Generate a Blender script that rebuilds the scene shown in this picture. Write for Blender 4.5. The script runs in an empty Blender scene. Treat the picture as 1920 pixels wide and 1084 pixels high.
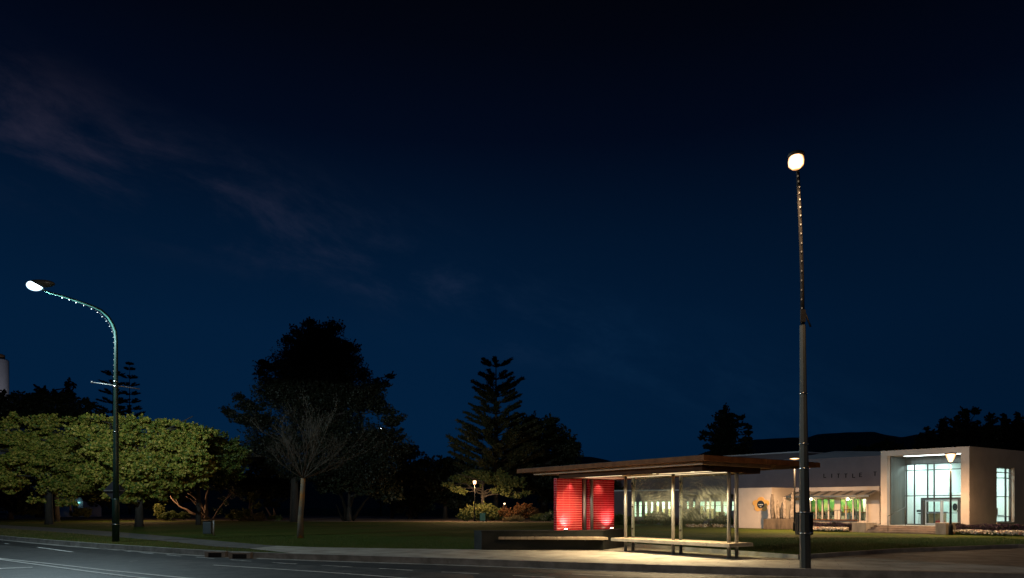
import bpy, bmesh, math, random
import numpy as np
from mathutils import Vector, Matrix
random.seed(11); RNG = np.random.default_rng(7)
S = bpy.context.scene; COL = S.collection
F, CX, HY, EYE = 1287.0, 960.0, 952.0, 1.5           # focal length in px of the 1920 px wide photograph

def G(px, py, z=0.0):
    d = F*(EYE-z)/(py-HY); return ((px-CX)/F*d, d)
def AT(px, d): return (px-CX)/F*d
def ZZ(py, d): return EYE+(HY-py)/F*d

# ------------------------------------------------------------------ materials
def newmat(name):
    m = bpy.data.materials.new(name); m.use_nodes = True
    return m, m.node_tree, m.node_tree.nodes['Principled BSDF']
def nd(nt, t, **kw):
    n = nt.nodes.new(t)
    for k, v in kw.items(): setattr(n, k, v)
    return n
def M(name, c1, c2=None, scale=4.0, rough=0.7, metal=0.0, bump=0.0, bscale=None, detail=6.0, stretch=(1, 1, 1), lo=.35, hi=.65, c3=None, spec=0.5):
    m, nt, b = newmat(name)
    b.inputs['Roughness'].default_value = rough; b.inputs['Metallic'].default_value = metal
    b.inputs['Specular IOR Level'].default_value = spec
    b.inputs['Base Color'].default_value = (*c1, 1)
    tc = nd(nt, 'ShaderNodeTexCoord'); mp = nd(nt, 'ShaderNodeMapping'); mp.inputs['Scale'].default_value = stretch
    nt.links.new(tc.outputs['Object'], mp.inputs[0])
    if c2 is not None:
        n = nd(nt, 'ShaderNodeTexNoise'); n.inputs['Scale'].default_value = scale; n.inputs['Detail'].default_value = detail
        n.inputs['Roughness'].default_value = .62
        nt.links.new(mp.outputs[0], n.inputs[0])
        r = nd(nt, 'ShaderNodeValToRGB'); r.color_ramp.elements[0].position = lo; r.color_ramp.elements[1].position = hi
        r.color_ramp.elements[0].color = (*c1, 1); r.color_ramp.elements[1].color = (*c2, 1)
        if c3 is not None:
            e = r.color_ramp.elements.new((lo+hi)/2); e.color = (*c3, 1)
        nt.links.new(n.outputs[0], r.inputs[0]); nt.links.new(r.outputs[0], b.inputs['Base Color'])
    if bump:
        n2 = nd(nt, 'ShaderNodeTexNoise'); n2.inputs['Scale'].default_value = bscale or scale*6; n2.inputs['Detail'].default_value = 4
        nt.links.new(mp.outputs[0], n2.inputs[0])
        bp = nd(nt, 'ShaderNodeBump'); bp.inputs['Strength'].default_value = bump; bp.inputs['Distance'].default_value = .02
        nt.links.new(n2.outputs[0], bp.inputs['Height']); nt.links.new(bp.outputs[0], b.inputs['Normal'])
    return m
def leafmat(name, cols, trans=.35, rough=.55):
    """every leaf its own hue out of a ramp, some light let through"""
    m, nt, b = newmat(name)
    g = nd(nt, 'ShaderNodeNewGeometry'); r = nd(nt, 'ShaderNodeValToRGB')
    els = r.color_ramp.elements
    els[0].color = (*cols[0], 1); els[1].color = (*cols[-1], 1)
    for i, c in enumerate(cols[1:-1]):
        e = els.new((i+1)/(len(cols)-1)); e.color = (*c, 1)
    nt.links.new(g.outputs['Random Per Island'], r.inputs[0])
    nt.links.new(r.outputs[0], b.inputs['Base Color']); b.inputs['Roughness'].default_value = rough
    b.inputs['Specular IOR Level'].default_value = .3
    t = nd(nt, 'ShaderNodeBsdfTranslucent'); mx = nd(nt, 'ShaderNodeMixShader'); mx.inputs[0].default_value = trans
    nt.links.new(r.outputs[0], t.inputs[0]); nt.links.new(b.outputs[0], mx.inputs[1]); nt.links.new(t.outputs[0], mx.inputs[2])
    nt.links.new(mx.outputs[0], nt.nodes['Material Output'].inputs[0])
    return m
def emis(name, c, s):
    m, nt, b = newmat(name)
    b.inputs['Base Color'].default_value = (.06, .06, .06, 1); b.inputs['Specular IOR Level'].default_value = .1
    b.inputs['Emission Color'].default_value = (*c, 1); b.inputs['Emission Strength'].default_value = s
    return m
def lensmat(name, core, rim, s):
    """frosted lamp glass: brightest where seen square on, dimmer and more coloured towards its limb"""
    m, nt, b = newmat(name); b.inputs['Base Color'].default_value = (.3, .3, .3, 1)
    lw = nd(nt, 'ShaderNodeLayerWeight'); lw.inputs[0].default_value = .5
    pw = nd(nt, 'ShaderNodeMath', operation='SUBTRACT'); pw.inputs[0].default_value = 1; nt.links.new(lw.outputs['Facing'], pw.inputs[1])
    p2 = nd(nt, 'ShaderNodeMath', operation='POWER'); p2.inputs[1].default_value = 2.2; nt.links.new(pw.outputs[0], p2.inputs[0])
    st = nd(nt, 'ShaderNodeMath', operation='MULTIPLY_ADD'); st.inputs[1].default_value = s; st.inputs[2].default_value = .7; nt.links.new(p2.outputs[0], st.inputs[0])
    mx = nd(nt, 'ShaderNodeMix', data_type='RGBA'); mx.inputs[6].default_value = (*rim, 1); mx.inputs[7].default_value = (*core, 1); nt.links.new(p2.outputs[0], mx.inputs[0])
    nt.links.new(mx.outputs[2], b.inputs['Emission Color']); nt.links.new(st.outputs[0], b.inputs['Emission Strength'])
    return m
def glassmat(name, tint=(1, 1, 1), refl=.06, rough=.02):
    m, nt, b = newmat(name); nt.nodes.remove(b)
    t = nd(nt, 'ShaderNodeBsdfTransparent'); t.inputs[0].default_value = (*tint, 1)
    g = nd(nt, 'ShaderNodeBsdfGlossy'); g.inputs['Roughness'].default_value = rough
    mx = nd(nt, 'ShaderNodeMixShader'); mx.inputs[0].default_value = refl
    nt.links.new(t.outputs[0], mx.inputs[1]); nt.links.new(g.outputs[0], mx.inputs[2])
    nt.links.new(mx.outputs[0], nt.nodes['Material Output'].inputs[0])
    return m

MT = {}
MT['asphalt'] = M('asphalt', (.026, .027, .027), (.075, .074, .071), scale=2.2, rough=.62, bump=.8, bscale=30, detail=14)
MT['asphalt_dark'] = M('asphalt_dark', (.015, .015, .015), (.040, .038, .036), scale=2.2, rough=.6, bump=.4, bscale=40, detail=8)
MT['asphalt_path'] = M('asphalt_path', (.06, .06, .056), (.10, .098, .09), scale=1.5, rough=.85, bump=.3, bscale=50)
MT['paint'] = M('paint', (.45, .45, .43), (.72, .72, .70), scale=3, rough=.6, lo=.3, hi=.5)
MT['paint_worn'] = M('paint_worn', (.22, .22, .21), (.68, .68, .66), scale=2.5, rough=.65, lo=.35, hi=.6)
MT['concrete'] = M('concrete', (.17, .165, .15), (.30, .29, .27), scale=1.6, rough=.8, bump=.25, bscale=30)
MT['kerb'] = M('kerb', (.17, .165, .15), (.32, .31, .29), scale=2.2, rough=.85, bump=.4, bscale=25)
MT['soil'] = M('soil', (.05, .034, .022), (.12, .085, .06), scale=3, rough=.95, bump=.6, bscale=20)
MT['gravel'] = M('gravel', (.15, .11, .085), (.33, .27, .22), scale=7, rough=.95, bump=.6, bscale=40)
MT['pole_green'] = M('pole_green', (.005, .020, .0155), (.008, .027, .020), scale=5, rough=.45, spec=.3)
MT['pole_grey'] = M('pole_grey', (.035, .04, .036), (.065, .066, .057), scale=4, rough=.45, stretch=(1, 1, .15))
MT['black_metal'] = M('black_metal', (.008, .008, .009), (.014, .014, .014), rough=.6, spec=.15)
MT['steel'] = M('steel', (.55, .55, .55), rough=.25, metal=1.0)
MT['alu'] = M('alu', (.20, .20, .19), (.27, .265, .25), scale=6, rough=.42, metal=.35, stretch=(1, 1, .1))
MT['timber_dark'] = M('timber_dark', (.085, .032, .012), (.16, .066, .025), scale=3.5, rough=.75, spec=.12, bump=.2, bscale=30)
MT['timber_shaded'] = M('timber_shaded', (.035, .014, .007), (.06, .026, .012), scale=3.5, rough=.85, spec=.1)  # shade under the roof steps, put into the timber colour
MT['timber_pale'] = M('timber_pale', (.22, .12, .055), (.34, .20, .10), scale=3, rough=.6, bump=.15, bscale=30)
MT['ceiling_board'] = M('ceiling_board', (.38, .25, .14), (.52, .36, .21), scale=3, rough=.6)
MT['tile_red'] = M('tile_red', (.30, .006, .011), (.46, .013, .020), scale=6, rough=.22)
MT['grout'] = M('grout', (.60, .24, .22), (.70, .32, .30), scale=9, rough=.8)
MT['dark_stone'] = M('dark_stone', (.010, .012, .0115), (.022, .0235, .022), scale=2.5, rough=.8, spec=.25, bump=.2, bscale=25)
MT['bench_slat'] = M('bench_slat', (.30, .235, .17), (.42, .34, .25), scale=5, rough=.55)
MT['bench_edge'] = M('bench_edge', (.20, .19, .165), (.33, .31, .27), scale=3, rough=.65, bump=.15, bscale=30)
MT['white_wall'] = M('white_wall', (.42, .36, .325), (.55, .475, .43), scale=.45, rough=.8, bump=.05, bscale=60)
MT['grey_wall'] = M('grey_wall', (.085, .074, .092), (.115, .10, .12), scale=.5, rough=.85)
MT['roof_metal'] = M('roof_metal', (.38, .42, .48), (.46, .50, .56), scale=.5, rough=.5)
MT['recess_wall'] = M('recess_wall', (.07, .085, .085), (.11, .125, .12), scale=1.2, rough=.5, stretch=(4, 4, .2))
MT['white_int'] = M('white_int', (.72, .78, .78), rough=.8)
MT['warm_int'] = M('warm_int', (.75, .70, .60), rough=.8)
MT['green_int'] = M('green_int', (.08, .26, .05), (.42, .46, .16), scale=2.3, rough=.7, lo=.38, hi=.64, c3=(.13, .34, .07))
MT['frame_dark'] = M('frame_dark', (.035, .04, .042), rough=.4)
MT['frame_alu'] = M('frame_alu', (.40, .41, .41), rough=.35, metal=.6)
MT['step_stone'] = M('step_stone', (.15, .11, .085), (.26, .195, .155), scale=2.5, rough=.8, bump=.25, bscale=20)
MT['block_stone'] = M('block_stone', (.20, .165, .135), (.34, .29, .24), scale=3, rough=.85, bump=.3, bscale=18, stretch=(1, 1, .3))
MT['plinth'] = M('plinth', (.025, .018, .014), (.10, .074, .056), scale=4, rough=.7, stretch=(1, 1, .25), bump=.3, bscale=15)
MT['stone_pale'] = M('stone_pale', (.12, .10, .085), (.32, .27, .235), scale=6, rough=.85, bump=.7, bscale=14)
MT['stone_grey'] = M('stone_grey', (.06, .05, .043), (.15, .125, .11), scale=5, rough=.8, bump=.5, bscale=14)
MT['stone_black'] = M('stone_black', (.02, .018, .018), (.05, .045, .04), scale=5, rough=.5)
MT['sign_back'] = M('sign_back', (.012, .014, .022), (.02, .022, .03), scale=3, rough=.6)
MT['gold'] = M('gold', (.62, .33, .085), (.68, .38, .11), scale=2, rough=.6)
MT['sign_black'] = M('sign_black', (.012, .012, .012), rough=.5)
MT['sign_white'] = M('sign_white', (.7, .7, .68), rough=.6)
MT['letter'] = M('letter', (.003, .003, .004), rough=.95, spec=.05)
MT['awning'] = M('awning', (.22, .19, .17), (.28, .245, .215), scale=2, rough=.7)
MT['bark'] = M('bark', (.012, .009, .007), (.030, .024, .018), scale=5, rough=.9, bump=.7, bscale=12, stretch=(1, 1, .25))
MT['bark_shade'] = M('bark_shade', (.007, .006, .005), (.016, .013, .010), scale=5, rough=.95, spec=.1)  # bark darkened so the stems' shade sits in the colour
MT['bark_lichen'] = M('bark_lichen', (.085, .075, .06), (.24, .10, .012), scale=1.1, rough=.9, bump=.6, bscale=14, lo=.42, hi=.58, c3=(.12, .095, .06))
MT['bark_pink'] = M('bark_pink', (.19, .125, .095), (.30, .215, .17), scale=3, rough=.85, bump=.5, bscale=10)
MT['bin_blue'] = M('bin_blue', (.022, .034, .040), (.032, .045, .052), scale=4, rough=.5)
MT['bin_green'] = M('bin_green', (.02, .10, .06), (.03, .13, .08), scale=4, rough=.5)
MT['tower_white'] = M('tower_white', (.62, .62, .66), (.7, .7, .74), scale=.5, rough=.8)
MT['hill'] = M('hill', (.10, .11, .09), (.14, .14, .12), scale=.01, rough=1)
MT['red_cloth'] = M('red_cloth', (.45, .02, .03), rough=.7)
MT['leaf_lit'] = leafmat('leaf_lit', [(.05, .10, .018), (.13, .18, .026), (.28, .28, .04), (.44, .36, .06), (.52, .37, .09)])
MT['leaf_shade'] = leafmat('leaf_shade', [(.03, .065, .014), (.06, .10, .018), (.11, .13, .024), (.18, .16, .032)])  # dimmer copy of the lit leaves, shade put into their colours
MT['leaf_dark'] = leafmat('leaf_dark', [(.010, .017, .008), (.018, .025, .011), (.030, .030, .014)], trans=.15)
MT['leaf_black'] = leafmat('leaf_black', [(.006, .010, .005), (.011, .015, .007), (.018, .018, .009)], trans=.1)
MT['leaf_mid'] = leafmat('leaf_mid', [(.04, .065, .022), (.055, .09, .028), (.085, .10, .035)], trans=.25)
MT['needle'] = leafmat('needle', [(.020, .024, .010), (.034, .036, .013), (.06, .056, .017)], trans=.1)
MT['leaf_olive'] = leafmat('leaf_olive', [(.07, .10, .03), (.12, .14, .04), (.17, .16, .05)])
MT['leaf_rust'] = leafmat('leaf_rust', [(.09, .07, .03), (.20, .085, .03), (.26, .10, .035), (.14, .10, .04)])
MT['leaf_straw'] = leafmat('leaf_straw', [(.16, .12, .06), (.26, .20, .10), (.20, .17, .08)])
MT['petal_white'] = leafmat('petal_white', [(.62, .55, .50), (.75, .70, .62)], trans=.2)
MT['petal_red'] = leafmat('petal_red', [(.30, .07, .04), (.40, .13, .06)], trans=.2)
MT['lavender'] = leafmat('lavender', [(.025, .035, .018), (.03, .028, .025), (.05, .025, .055), (.07, .035, .085)], trans=.2)
MT['blade'] = leafmat('blade', [(.035, .075, .014), (.055, .105, .02), (.085, .12, .028)], trans=.3)
MT['blade_dry'] = leafmat('blade_dry', [(.08, .095, .03), (.16, .14, .05), (.25, .19, .085)], trans=.3)
MT['twig'] = M('twig', (.021, .015, .009), (.036, .027, .016), scale=2, rough=.9)
MT['bulb'] = emis('bulb', (.75, .88, 1.0), .28)
MT['bulb_warm'] = emis('bulb_warm', (1.0, .75, .5), .10)
MT['lens_cool'] = lensmat('lens_cool', (.92, .98, 1.0), (.45, .75, 1.0), 16)
MT['lens_warm'] = lensmat('lens_warm', (1.0, .80, .52), (1.0, .40, .12), 14)
MT['lens_path'] = lensmat('lens_path', (1.0, .78, .50), (1.0, .42, .12), 5)
MT['led_warm'] = emis('led_warm', (1.0, .80, .48), 1.5)
MT['lens_up'] = emis('lens_up', (1.0, .85, .6), 25)
MT['lens_white'] = emis('lens_white', (.85, 1.0, .98), 6)
MT['lens_shop'] = emis('lens_shop', (1.0, .85, .45), 18)
MT['lens_teal'] = emis('lens_teal', (.2, .95, .9), 6)
MT['glass'] = glassmat('glass', (.93, .98, .96), .05)

# lawn: patchy mown turf
def lawnmat():
    m, nt, b = newmat('lawn'); b.inputs['Roughness'].default_value = .95; b.inputs['Specular IOR Level'].default_value = .1
    tc = nd(nt, 'ShaderNodeTexCoord')
    n1 = nd(nt, 'ShaderNodeTexNoise'); n1.inputs['Scale'].default_value = .22; n1.inputs['Detail'].default_value = 7
    n2 = nd(nt, 'ShaderNodeTexNoise'); n2.inputs['Scale'].default_value = 9; n2.inputs['Detail'].default_value = 6
    for n in (n1, n2): nt.links.new(tc.outputs['Object'], n.inputs[0])
    r1 = nd(nt, 'ShaderNodeValToRGB'); r2 = nd(nt, 'ShaderNodeValToRGB')
    for r, a, c, lo, hi in ((r1, (.042, .074, .010), (.088, .088, .018), .38, .66), (r2, (.55, .55, .55), (1.25, 1.25, 1.25), .3, .7)):
        r.color_ramp.elements[0].color = (*a, 1); r.color_ramp.elements[1].color = (*c, 1)
        r.color_ramp.elements[0].position = lo; r.color_ramp.elements[1].position = hi
    nt.links.new(n1.outputs[0], r1.inputs[0]); nt.links.new(n2.outputs[0], r2.inputs[0])
    mx = nd(nt, 'ShaderNodeMix', data_type='RGBA', blend_type='MULTIPLY'); mx.inputs[0].default_value = 1
    nt.links.new(r1.outputs[0], mx.inputs[6]); nt.links.new(r2.outputs[0], mx.inputs[7])
    nt.links.new(mx.outputs[2], b.inputs['Base Color'])
    bp = nd(nt, 'ShaderNodeBump'); bp.inputs['Strength'].default_value = .8; bp.inputs['Distance'].default_value = .05
    n3 = nd(nt, 'ShaderNodeTexNoise'); n3.inputs['Scale'].default_value = 35
    nt.links.new(tc.outputs['Object'], n3.inputs[0]); nt.links.new(n3.outputs[0], bp.inputs['Height']); nt.links.new(bp.outputs[0], b.inputs['Normal'])
    return m
MT['lawn'] = lawnmat()
# pavement: pale concrete in bays with fine joints
def pavemat():
    m, nt, b = newmat('pavement'); b.inputs['Roughness'].default_value = .75
    tc = nd(nt, 'ShaderNodeTexCoord'); mp = nd(nt, 'ShaderNodeMapping'); mp.inputs['Rotation'].default_value = (0, 0, math.radians(22))
    nt.links.new(tc.outputs['Object'], mp.inputs[0])
    br = nd(nt, 'ShaderNodeTexBrick'); br.inputs['Scale'].default_value = 1; br.inputs['Mortar Size'].default_value = .008
    br.inputs['Brick Width'].default_value = 1.2; br.inputs['Row Height'].default_value = .6
    br.inputs['Color1'].default_value = (.30, .28, .245, 1); br.inputs['Color2'].default_value = (.35, .33, .29, 1); br.inputs['Mortar'].default_value = (.17, .16, .14, 1)
    nt.links.new(mp.outputs[0], br.inputs[0])
    n = nd(nt, 'ShaderNodeTexNoise'); n.inputs['Scale'].default_value = 1.3; n.inputs['Detail'].default_value = 8
    nt.links.new(tc.outputs['Object'], n.inputs[0])
    r = nd(nt, 'ShaderNodeValToRGB'); r.color_ramp.elements[0].color = (.62, .60, .57, 1); r.color_ramp.elements[1].color = (1.08, 1.08, 1.08, 1)
    r.color_ramp.elements[0].position = .32; r.color_ramp.elements[1].position = .62
    nt.links.new(n.outputs[0], r.inputs[0])
    mx = nd(nt, 'ShaderNodeMix', data_type='RGBA', blend_type='MULTIPLY'); mx.inputs[0].default_value = 1
    nt.links.new(br.outputs[0], mx.inputs[6]); nt.links.new(r.outputs[0], mx.inputs[7]); nt.links.new(mx.outputs[2], b.inputs['Base Color'])
    return m
MT['pavement'] = pavemat()
# shelter glass: clear below, etched swirls above
def etchedmat():
    m, nt, b = newmat('etched_glass'); nt.nodes.remove(b)
    tc = nd(nt, 'ShaderNodeTexCoord')
    n0 = nd(nt, 'ShaderNodeTexNoise'); n0.inputs['Scale'].default_value = 1.3; n0.inputs['Detail'].default_value = 3
    nt.links.new(tc.outputs['Object'], n0.inputs[0])
    add = nd(nt, 'ShaderNodeVectorMath', operation='MULTIPLY_ADD'); add.inputs[1].default_value = (.8, .8, .8)
    nt.links.new(n0.outputs['Color'], add.inputs[0]); nt.links.new(tc.outputs['Object'], add.inputs[2])
    w = nd(nt, 'ShaderNodeTexWave', wave_type='RINGS', rings_direction='SPHERICAL'); w.inputs['Scale'].default_value = 3.2; w.inputs['Distortion'].default_value = 3.0; w.inputs['Detail'].default_value = 7; w.inputs['Detail Scale'].default_value = 3.5; w.inputs['Detail Roughness'].default_value = .7
    nt.links.new(add.outputs[0], w.inputs[0])
    n1 = nd(nt, 'ShaderNodeTexNoise'); n1.inputs['Scale'].default_value = 2.6; n1.inputs['Detail'].default_value = 8
    nt.links.new(tc.outputs['Object'], n1.inputs[0])
    mu = nd(nt, 'ShaderNodeMath', operation='MULTIPLY'); wa = nd(nt, 'ShaderNodeMath', operation='MULTIPLY_ADD'); wa.inputs[1].default_value = .55; wa.inputs[2].default_value = .3; nt.links.new(w.outputs['Fac'], wa.inputs[0]); nt.links.new(wa.outputs[0], mu.inputs[0]); n2 = nd(nt, 'ShaderNodeMapRange'); n2.inputs['From Min'].default_value = .3; n2.inputs['From Max'].default_value = .7; nt.links.new(n1.outputs[0], n2.inputs['Value']); nt.links.new(n2.outputs[0], mu.inputs[1])
    sx = nd(nt, 'ShaderNodeSeparateXYZ'); nt.links.new(tc.outputs['Object'], sx.inputs[0])
    mr = nd(nt, 'ShaderNodeMapRange'); mr.inputs['From Min'].default_value = 1.05; mr.inputs['From Max'].default_value = 1.75; mr.inputs['To Min'].default_value = .0; mr.inputs['To Max'].default_value = .42
    nt.links.new(sx.outputs['Z'], mr.inputs['Value'])
    m2 = nd(nt, 'ShaderNodeMath', operation='MULTIPLY', use_clamp=True); nt.links.new(mu.outputs[0], m2.inputs[0]); nt.links.new(mr.outputs[0], m2.inputs[1])
    a2 = nd(nt, 'ShaderNodeMath', operation='ADD', use_clamp=True); nt.links.new(m2.outputs[0], a2.inputs[0]); a2.inputs[1].default_value = .006
    t = nd(nt, 'ShaderNodeBsdfTransparent'); t.inputs[0].default_value = (.90, .95, .92, 1)
    d = nd(nt, 'ShaderNodeBsdfDiffuse'); d.inputs[0].default_value = (.75, .78, .66, 1)
    tl = nd(nt, 'ShaderNodeBsdfTranslucent'); tl.inputs[0].default_value = (.75, .78, .66, 1)
    f = nd(nt, 'ShaderNodeMixShader'); nt.links.new(d.outputs[0], f.inputs[1]); nt.links.new(tl.outputs[0], f.inputs[2])
    mx = nd(nt, 'ShaderNodeMixShader'); nt.links.new(a2.outputs[0], mx.inputs[0]); nt.links.new(t.outputs[0], mx.inputs[1]); nt.links.new(f.outputs[0], mx.inputs[2])
    g = nd(nt, 'ShaderNodeBsdfGlossy'); g.inputs['Roughness'].default_value = .02
    m3 = nd(nt, 'ShaderNodeMixShader'); m3.inputs[0].default_value = .04
    nt.links.new(mx.outputs[0], m3.inputs[1]); nt.links.new(g.outputs[0], m3.inputs[2])
    nt.links.new(m3.outputs[0], nt.nodes['Material Output'].inputs[0])
    return m
MT['etched_glass'] = etchedmat()

# ------------------------------------------------------------------ mesh helpers
class MB:
    def __init__(s): s.v = []; s.f = []; s.m = []; s.sm = []; s.cur = 0; s.smooth = False
    def face(s, idx): s.f.append(idx); s.m.append(s.cur); s.sm.append(s.smooth)
    def obox(s, o, ax, ay, az):
        o, ax, ay, az = map(Vector, (o, ax, ay, az)); n = len(s.v)
        for k in ((0,0,0),(1,0,0),(1,1,0),(0,1,0),(0,0,1),(1,0,1),(1,1,1),(0,1,1)):
            s.v.append(tuple(o+ax*k[0]+ay*k[1]+az*k[2]))
        for q in ((0,3,2,1),(4,5,6,7),(0,1,5,4),(1,2,6,5),(2,3,7,6),(3,0,4,7)): s.face([n+i for i in q])
        return s
    def box(s, c, size, ang=0.0):
        """c: centre of the base"""
        ca, sa = math.cos(ang), math.sin(ang); ax = Vector((ca, sa, 0))*size[0]; ay = Vector((-sa, ca, 0))*size[1]
        return s.obox(Vector(c)-ax/2-ay/2, ax, ay, (0, 0, size[2]))
    def prism(s, poly, z0, z1):
        n = len(s.v); k = len(poly)
        zz0 = z0 if isinstance(z0, (list, tuple)) else [z0]*k; zz1 = z1 if isinstance(z1, (list, tuple)) else [z1]*k
        for i, p in enumerate(poly): s.v.append((p[0], p[1], zz0[i]))
        for i, p in enumerate(poly): s.v.append((p[0], p[1], zz1[i]))
        s.face([n+i for i in range(k)][::-1]); s.face([n+k+i for i in range(k)])
        for i in range(k): j = (i+1) % k; s.face([n+i, n+j, n+k+j, n+k+i])
        return s
    def sheet(s, poly, z):
        n = len(s.v)
        for p in poly: s.v.append((p[0], p[1], z))
        s.face([n+i for i in range(len(poly))]); return s
    def quad(s, a, b, c, d):
        n = len(s.v); s.v += [tuple(a), tuple(b), tuple(c), tuple(d)]; s.face([n, n+1, n+2, n+3]); return s
    def tube(s, pts, rad, n=8, cap=True, sm=True, rot=0.0):
        pts = [Vector(p) for p in pts]
        if not isinstance(rad, (list, tuple)): rad = [rad]*len(pts)
        base = len(s.v); t0 = (pts[1]-pts[0]).normalized()
        u = t0.cross(Vector((0, 0, 1)));
        if u.length < 1e-3: u = Vector((1, 0, 0))
        u.normalize(); osm = s.smooth; s.smooth = sm
        for i, p in enumerate(pts):
            t = (pts[min(i+1, len(pts)-1)]-pts[max(i-1, 0)])
            if t.length < 1e-9: t = t0
            t.normalize(); u = (u-t*u.dot(t)); u.normalize(); w = t.cross(u)
            for k in range(n):
                a = 2*math.pi*k/n+rot; s.v.append(tuple(p+(u*math.cos(a)+w*math.sin(a))*rad[i]))
        for i in range(len(pts)-1):
            for k in range(n):
                a = base+i*n+k; b = base+i*n+(k+1) % n; s.face([a, b, b+n, a+n])
        s.smooth = False
        if cap:
            s.face([base+k for k in range(n)][::-1]); e = base+(len(pts)-1)*n; s.face([e+k for k in range(n)])
        s.smooth = osm; return s
    def lathe(s, c, prof, n=16, sm=True):
        base = len(s.v); osm = s.smooth; s.smooth = sm
        for r, z in prof:
            for k in range(n):
                a = 2*math.pi*k/n; s.v.append((c[0]+r*math.cos(a), c[1]+r*math.sin(a), c[2]+z))
        for i in range(len(prof)-1):
            for k in range(n):
                a = base+i*n+k; b = base+i*n+(k+1) % n; s.face([a, b, b+n, a+n])
        s.face([base+k for k in range(n)][::-1]); e = base+(len(prof)-1)*n; s.face([e+k for k in range(n)])
        s.smooth = osm; return s
    def ball(s, c, r, nu=12, nv=8):
        r = (r, r, r) if not isinstance(r, (tuple, list)) else r
        prof = [(max(math.sin(math.pi*i/nv), .02), -math.cos(math.pi*i/nv)) for i in range(nv+1)]
        b0 = len(s.v); s.lathe((0, 0, 0), prof, nu)
        for i in range(b0, len(s.v)):
            v = s.v[i]; s.v[i] = (c[0]+v[0]*r[0], c[1]+v[1]*r[1], c[2]+v[2]*r[2])
        return s
WL = {}                                       # world location of every object that parents others
def tag(o, label=None, cat=None, group=None, kind=None):
    if label: o['label'] = label
    if cat: o['category'] = cat
    if group: o['group'] = group
    if kind: o['kind'] = kind
    return o
def thing(name, loc, label, cat, group=None):
    o = bpy.data.objects.new(name, None); COL.objects.link(o); o.empty_display_size = .3
    o.location = loc; WL[o] = Vector(loc); return tag(o, label, cat, group)
def link(name, me, parent, loc=(0, 0, 0)):
    o = bpy.data.objects.new(name, me); COL.objects.link(o)
    if parent is not None: o.parent = parent; WL[o] = WL[parent]
    else: o.location = loc; WL[o] = Vector(loc)
    return o
def build(name, mb, mats, parent=None, loc=None, bevel=0.0):
    """mb holds world coordinates; the part keeps its thing's origin"""
    if parent is not None: off = WL[parent]
    else: off = Vector(loc) if loc is not None else Vector((0, 0, 0))
    me = bpy.data.meshes.new(name)
    me.from_pydata([(v[0]-off.x, v[1]-off.y, v[2]-off.z) for v in mb.v], [], mb.f)
    for m in (mats if isinstance(mats, (list, tuple)) else [mats]): me.materials.append(m)
    me.polygons.foreach_set('material_index', mb.m); me.polygons.foreach_set('use_smooth', mb.sm)
    bm = bmesh.new(); bm.from_mesh(me); bmesh.ops.recalc_face_normals(bm, faces=bm.faces); bm.to_mesh(me); bm.free()
    me.update(); o = link(name, me, parent, off)
    if bevel:
        b = o.modifiers.new('edge', 'BEVEL'); b.width = bevel; b.segments = 2; b.limit_method = 'ANGLE'
    return o
def leaves(name, P, size, mat, parent, N=None, asp=.55, tri=False, flat=0.0, loc=None, second=None):
    """P (n,3) world points -> one small folded leaf each; N gives the leaf's long axis"""
    n = len(P); off = np.array(WL[parent] if parent is not None else (loc or (0, 0, 0)))
    if N is None:
        N = RNG.normal(size=(n, 3)); N[:, 2] *= (1-flat)
    N = N/np.maximum(np.linalg.norm(N, axis=1, keepdims=True), 1e-6)
    R = RNG.normal(size=(n, 3)); 
    if flat: R[:, 2] *= (1-flat)
    Sd = np.cross(N, R); Sd /= np.maximum(np.linalg.norm(Sd, axis=1, keepdims=True), 1e-6)
    L = (np.asarray(size)*(.65+.7*RNG.random(n)))[:, None]; A = N*L*.5; B = Sd*L*.5*asp
    Q = P-off
    if tri:
        V = np.stack([Q-B*.6, Q+B*.6, Q+A*2], 1).reshape(-1, 3); k = 3
    else:
        V = np.stack([Q-A, Q+B, Q+A, Q-B], 1).reshape(-1, 3); k = 4
    me = bpy.data.meshes.new(name); me.vertices.add(len(V)); me.vertices.foreach_set('co', V.astype(np.float32).ravel())
    me.loops.add(n*k); me.loops.foreach_set('vertex_index', np.arange(n*k, dtype=np.int32))
    me.polygons.add(n); me.polygons.foreach_set('loop_start', np.arange(0, n*k, k, dtype=np.int32))
    me.polygons.foreach_set('loop_total', np.full(n, k, dtype=np.int32))
    me.materials.append(mat)
    if second is not None:
        me.materials.append(second[0]); me.polygons.foreach_set('material_index', (RNG.random(n) < second[1]).astype(np.int32))
    me.update(calc_edges=True); me.validate()
    return link(name, me, parent, tuple(off))
def inpoly(P, poly):
    x, y = P[:, 0], P[:, 1]; r = np.zeros(len(P), bool); k = len(poly)
    for i in range(k):
        (x1, y1), (x2, y2) = poly[i], poly[(i+1) % k]
        c = ((y1 > y) != (y2 > y)) & (x < (x2-x1)*(y-y1)/((y2-y1) if y2 != y1 else 1e-9)+x1); r ^= c
    return r
def offset(line, d):
    out = []
    for i, p in enumerate(line):
        a = Vector(line[max(i-1, 0)]); b = Vector(line[min(i+1, len(line)-1)]); t = (b-a).normalized(); n = Vector((-t.y, t.x))
        out.append((p[0]+n.x*d, p[1]+n.y*d))
    return out
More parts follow.
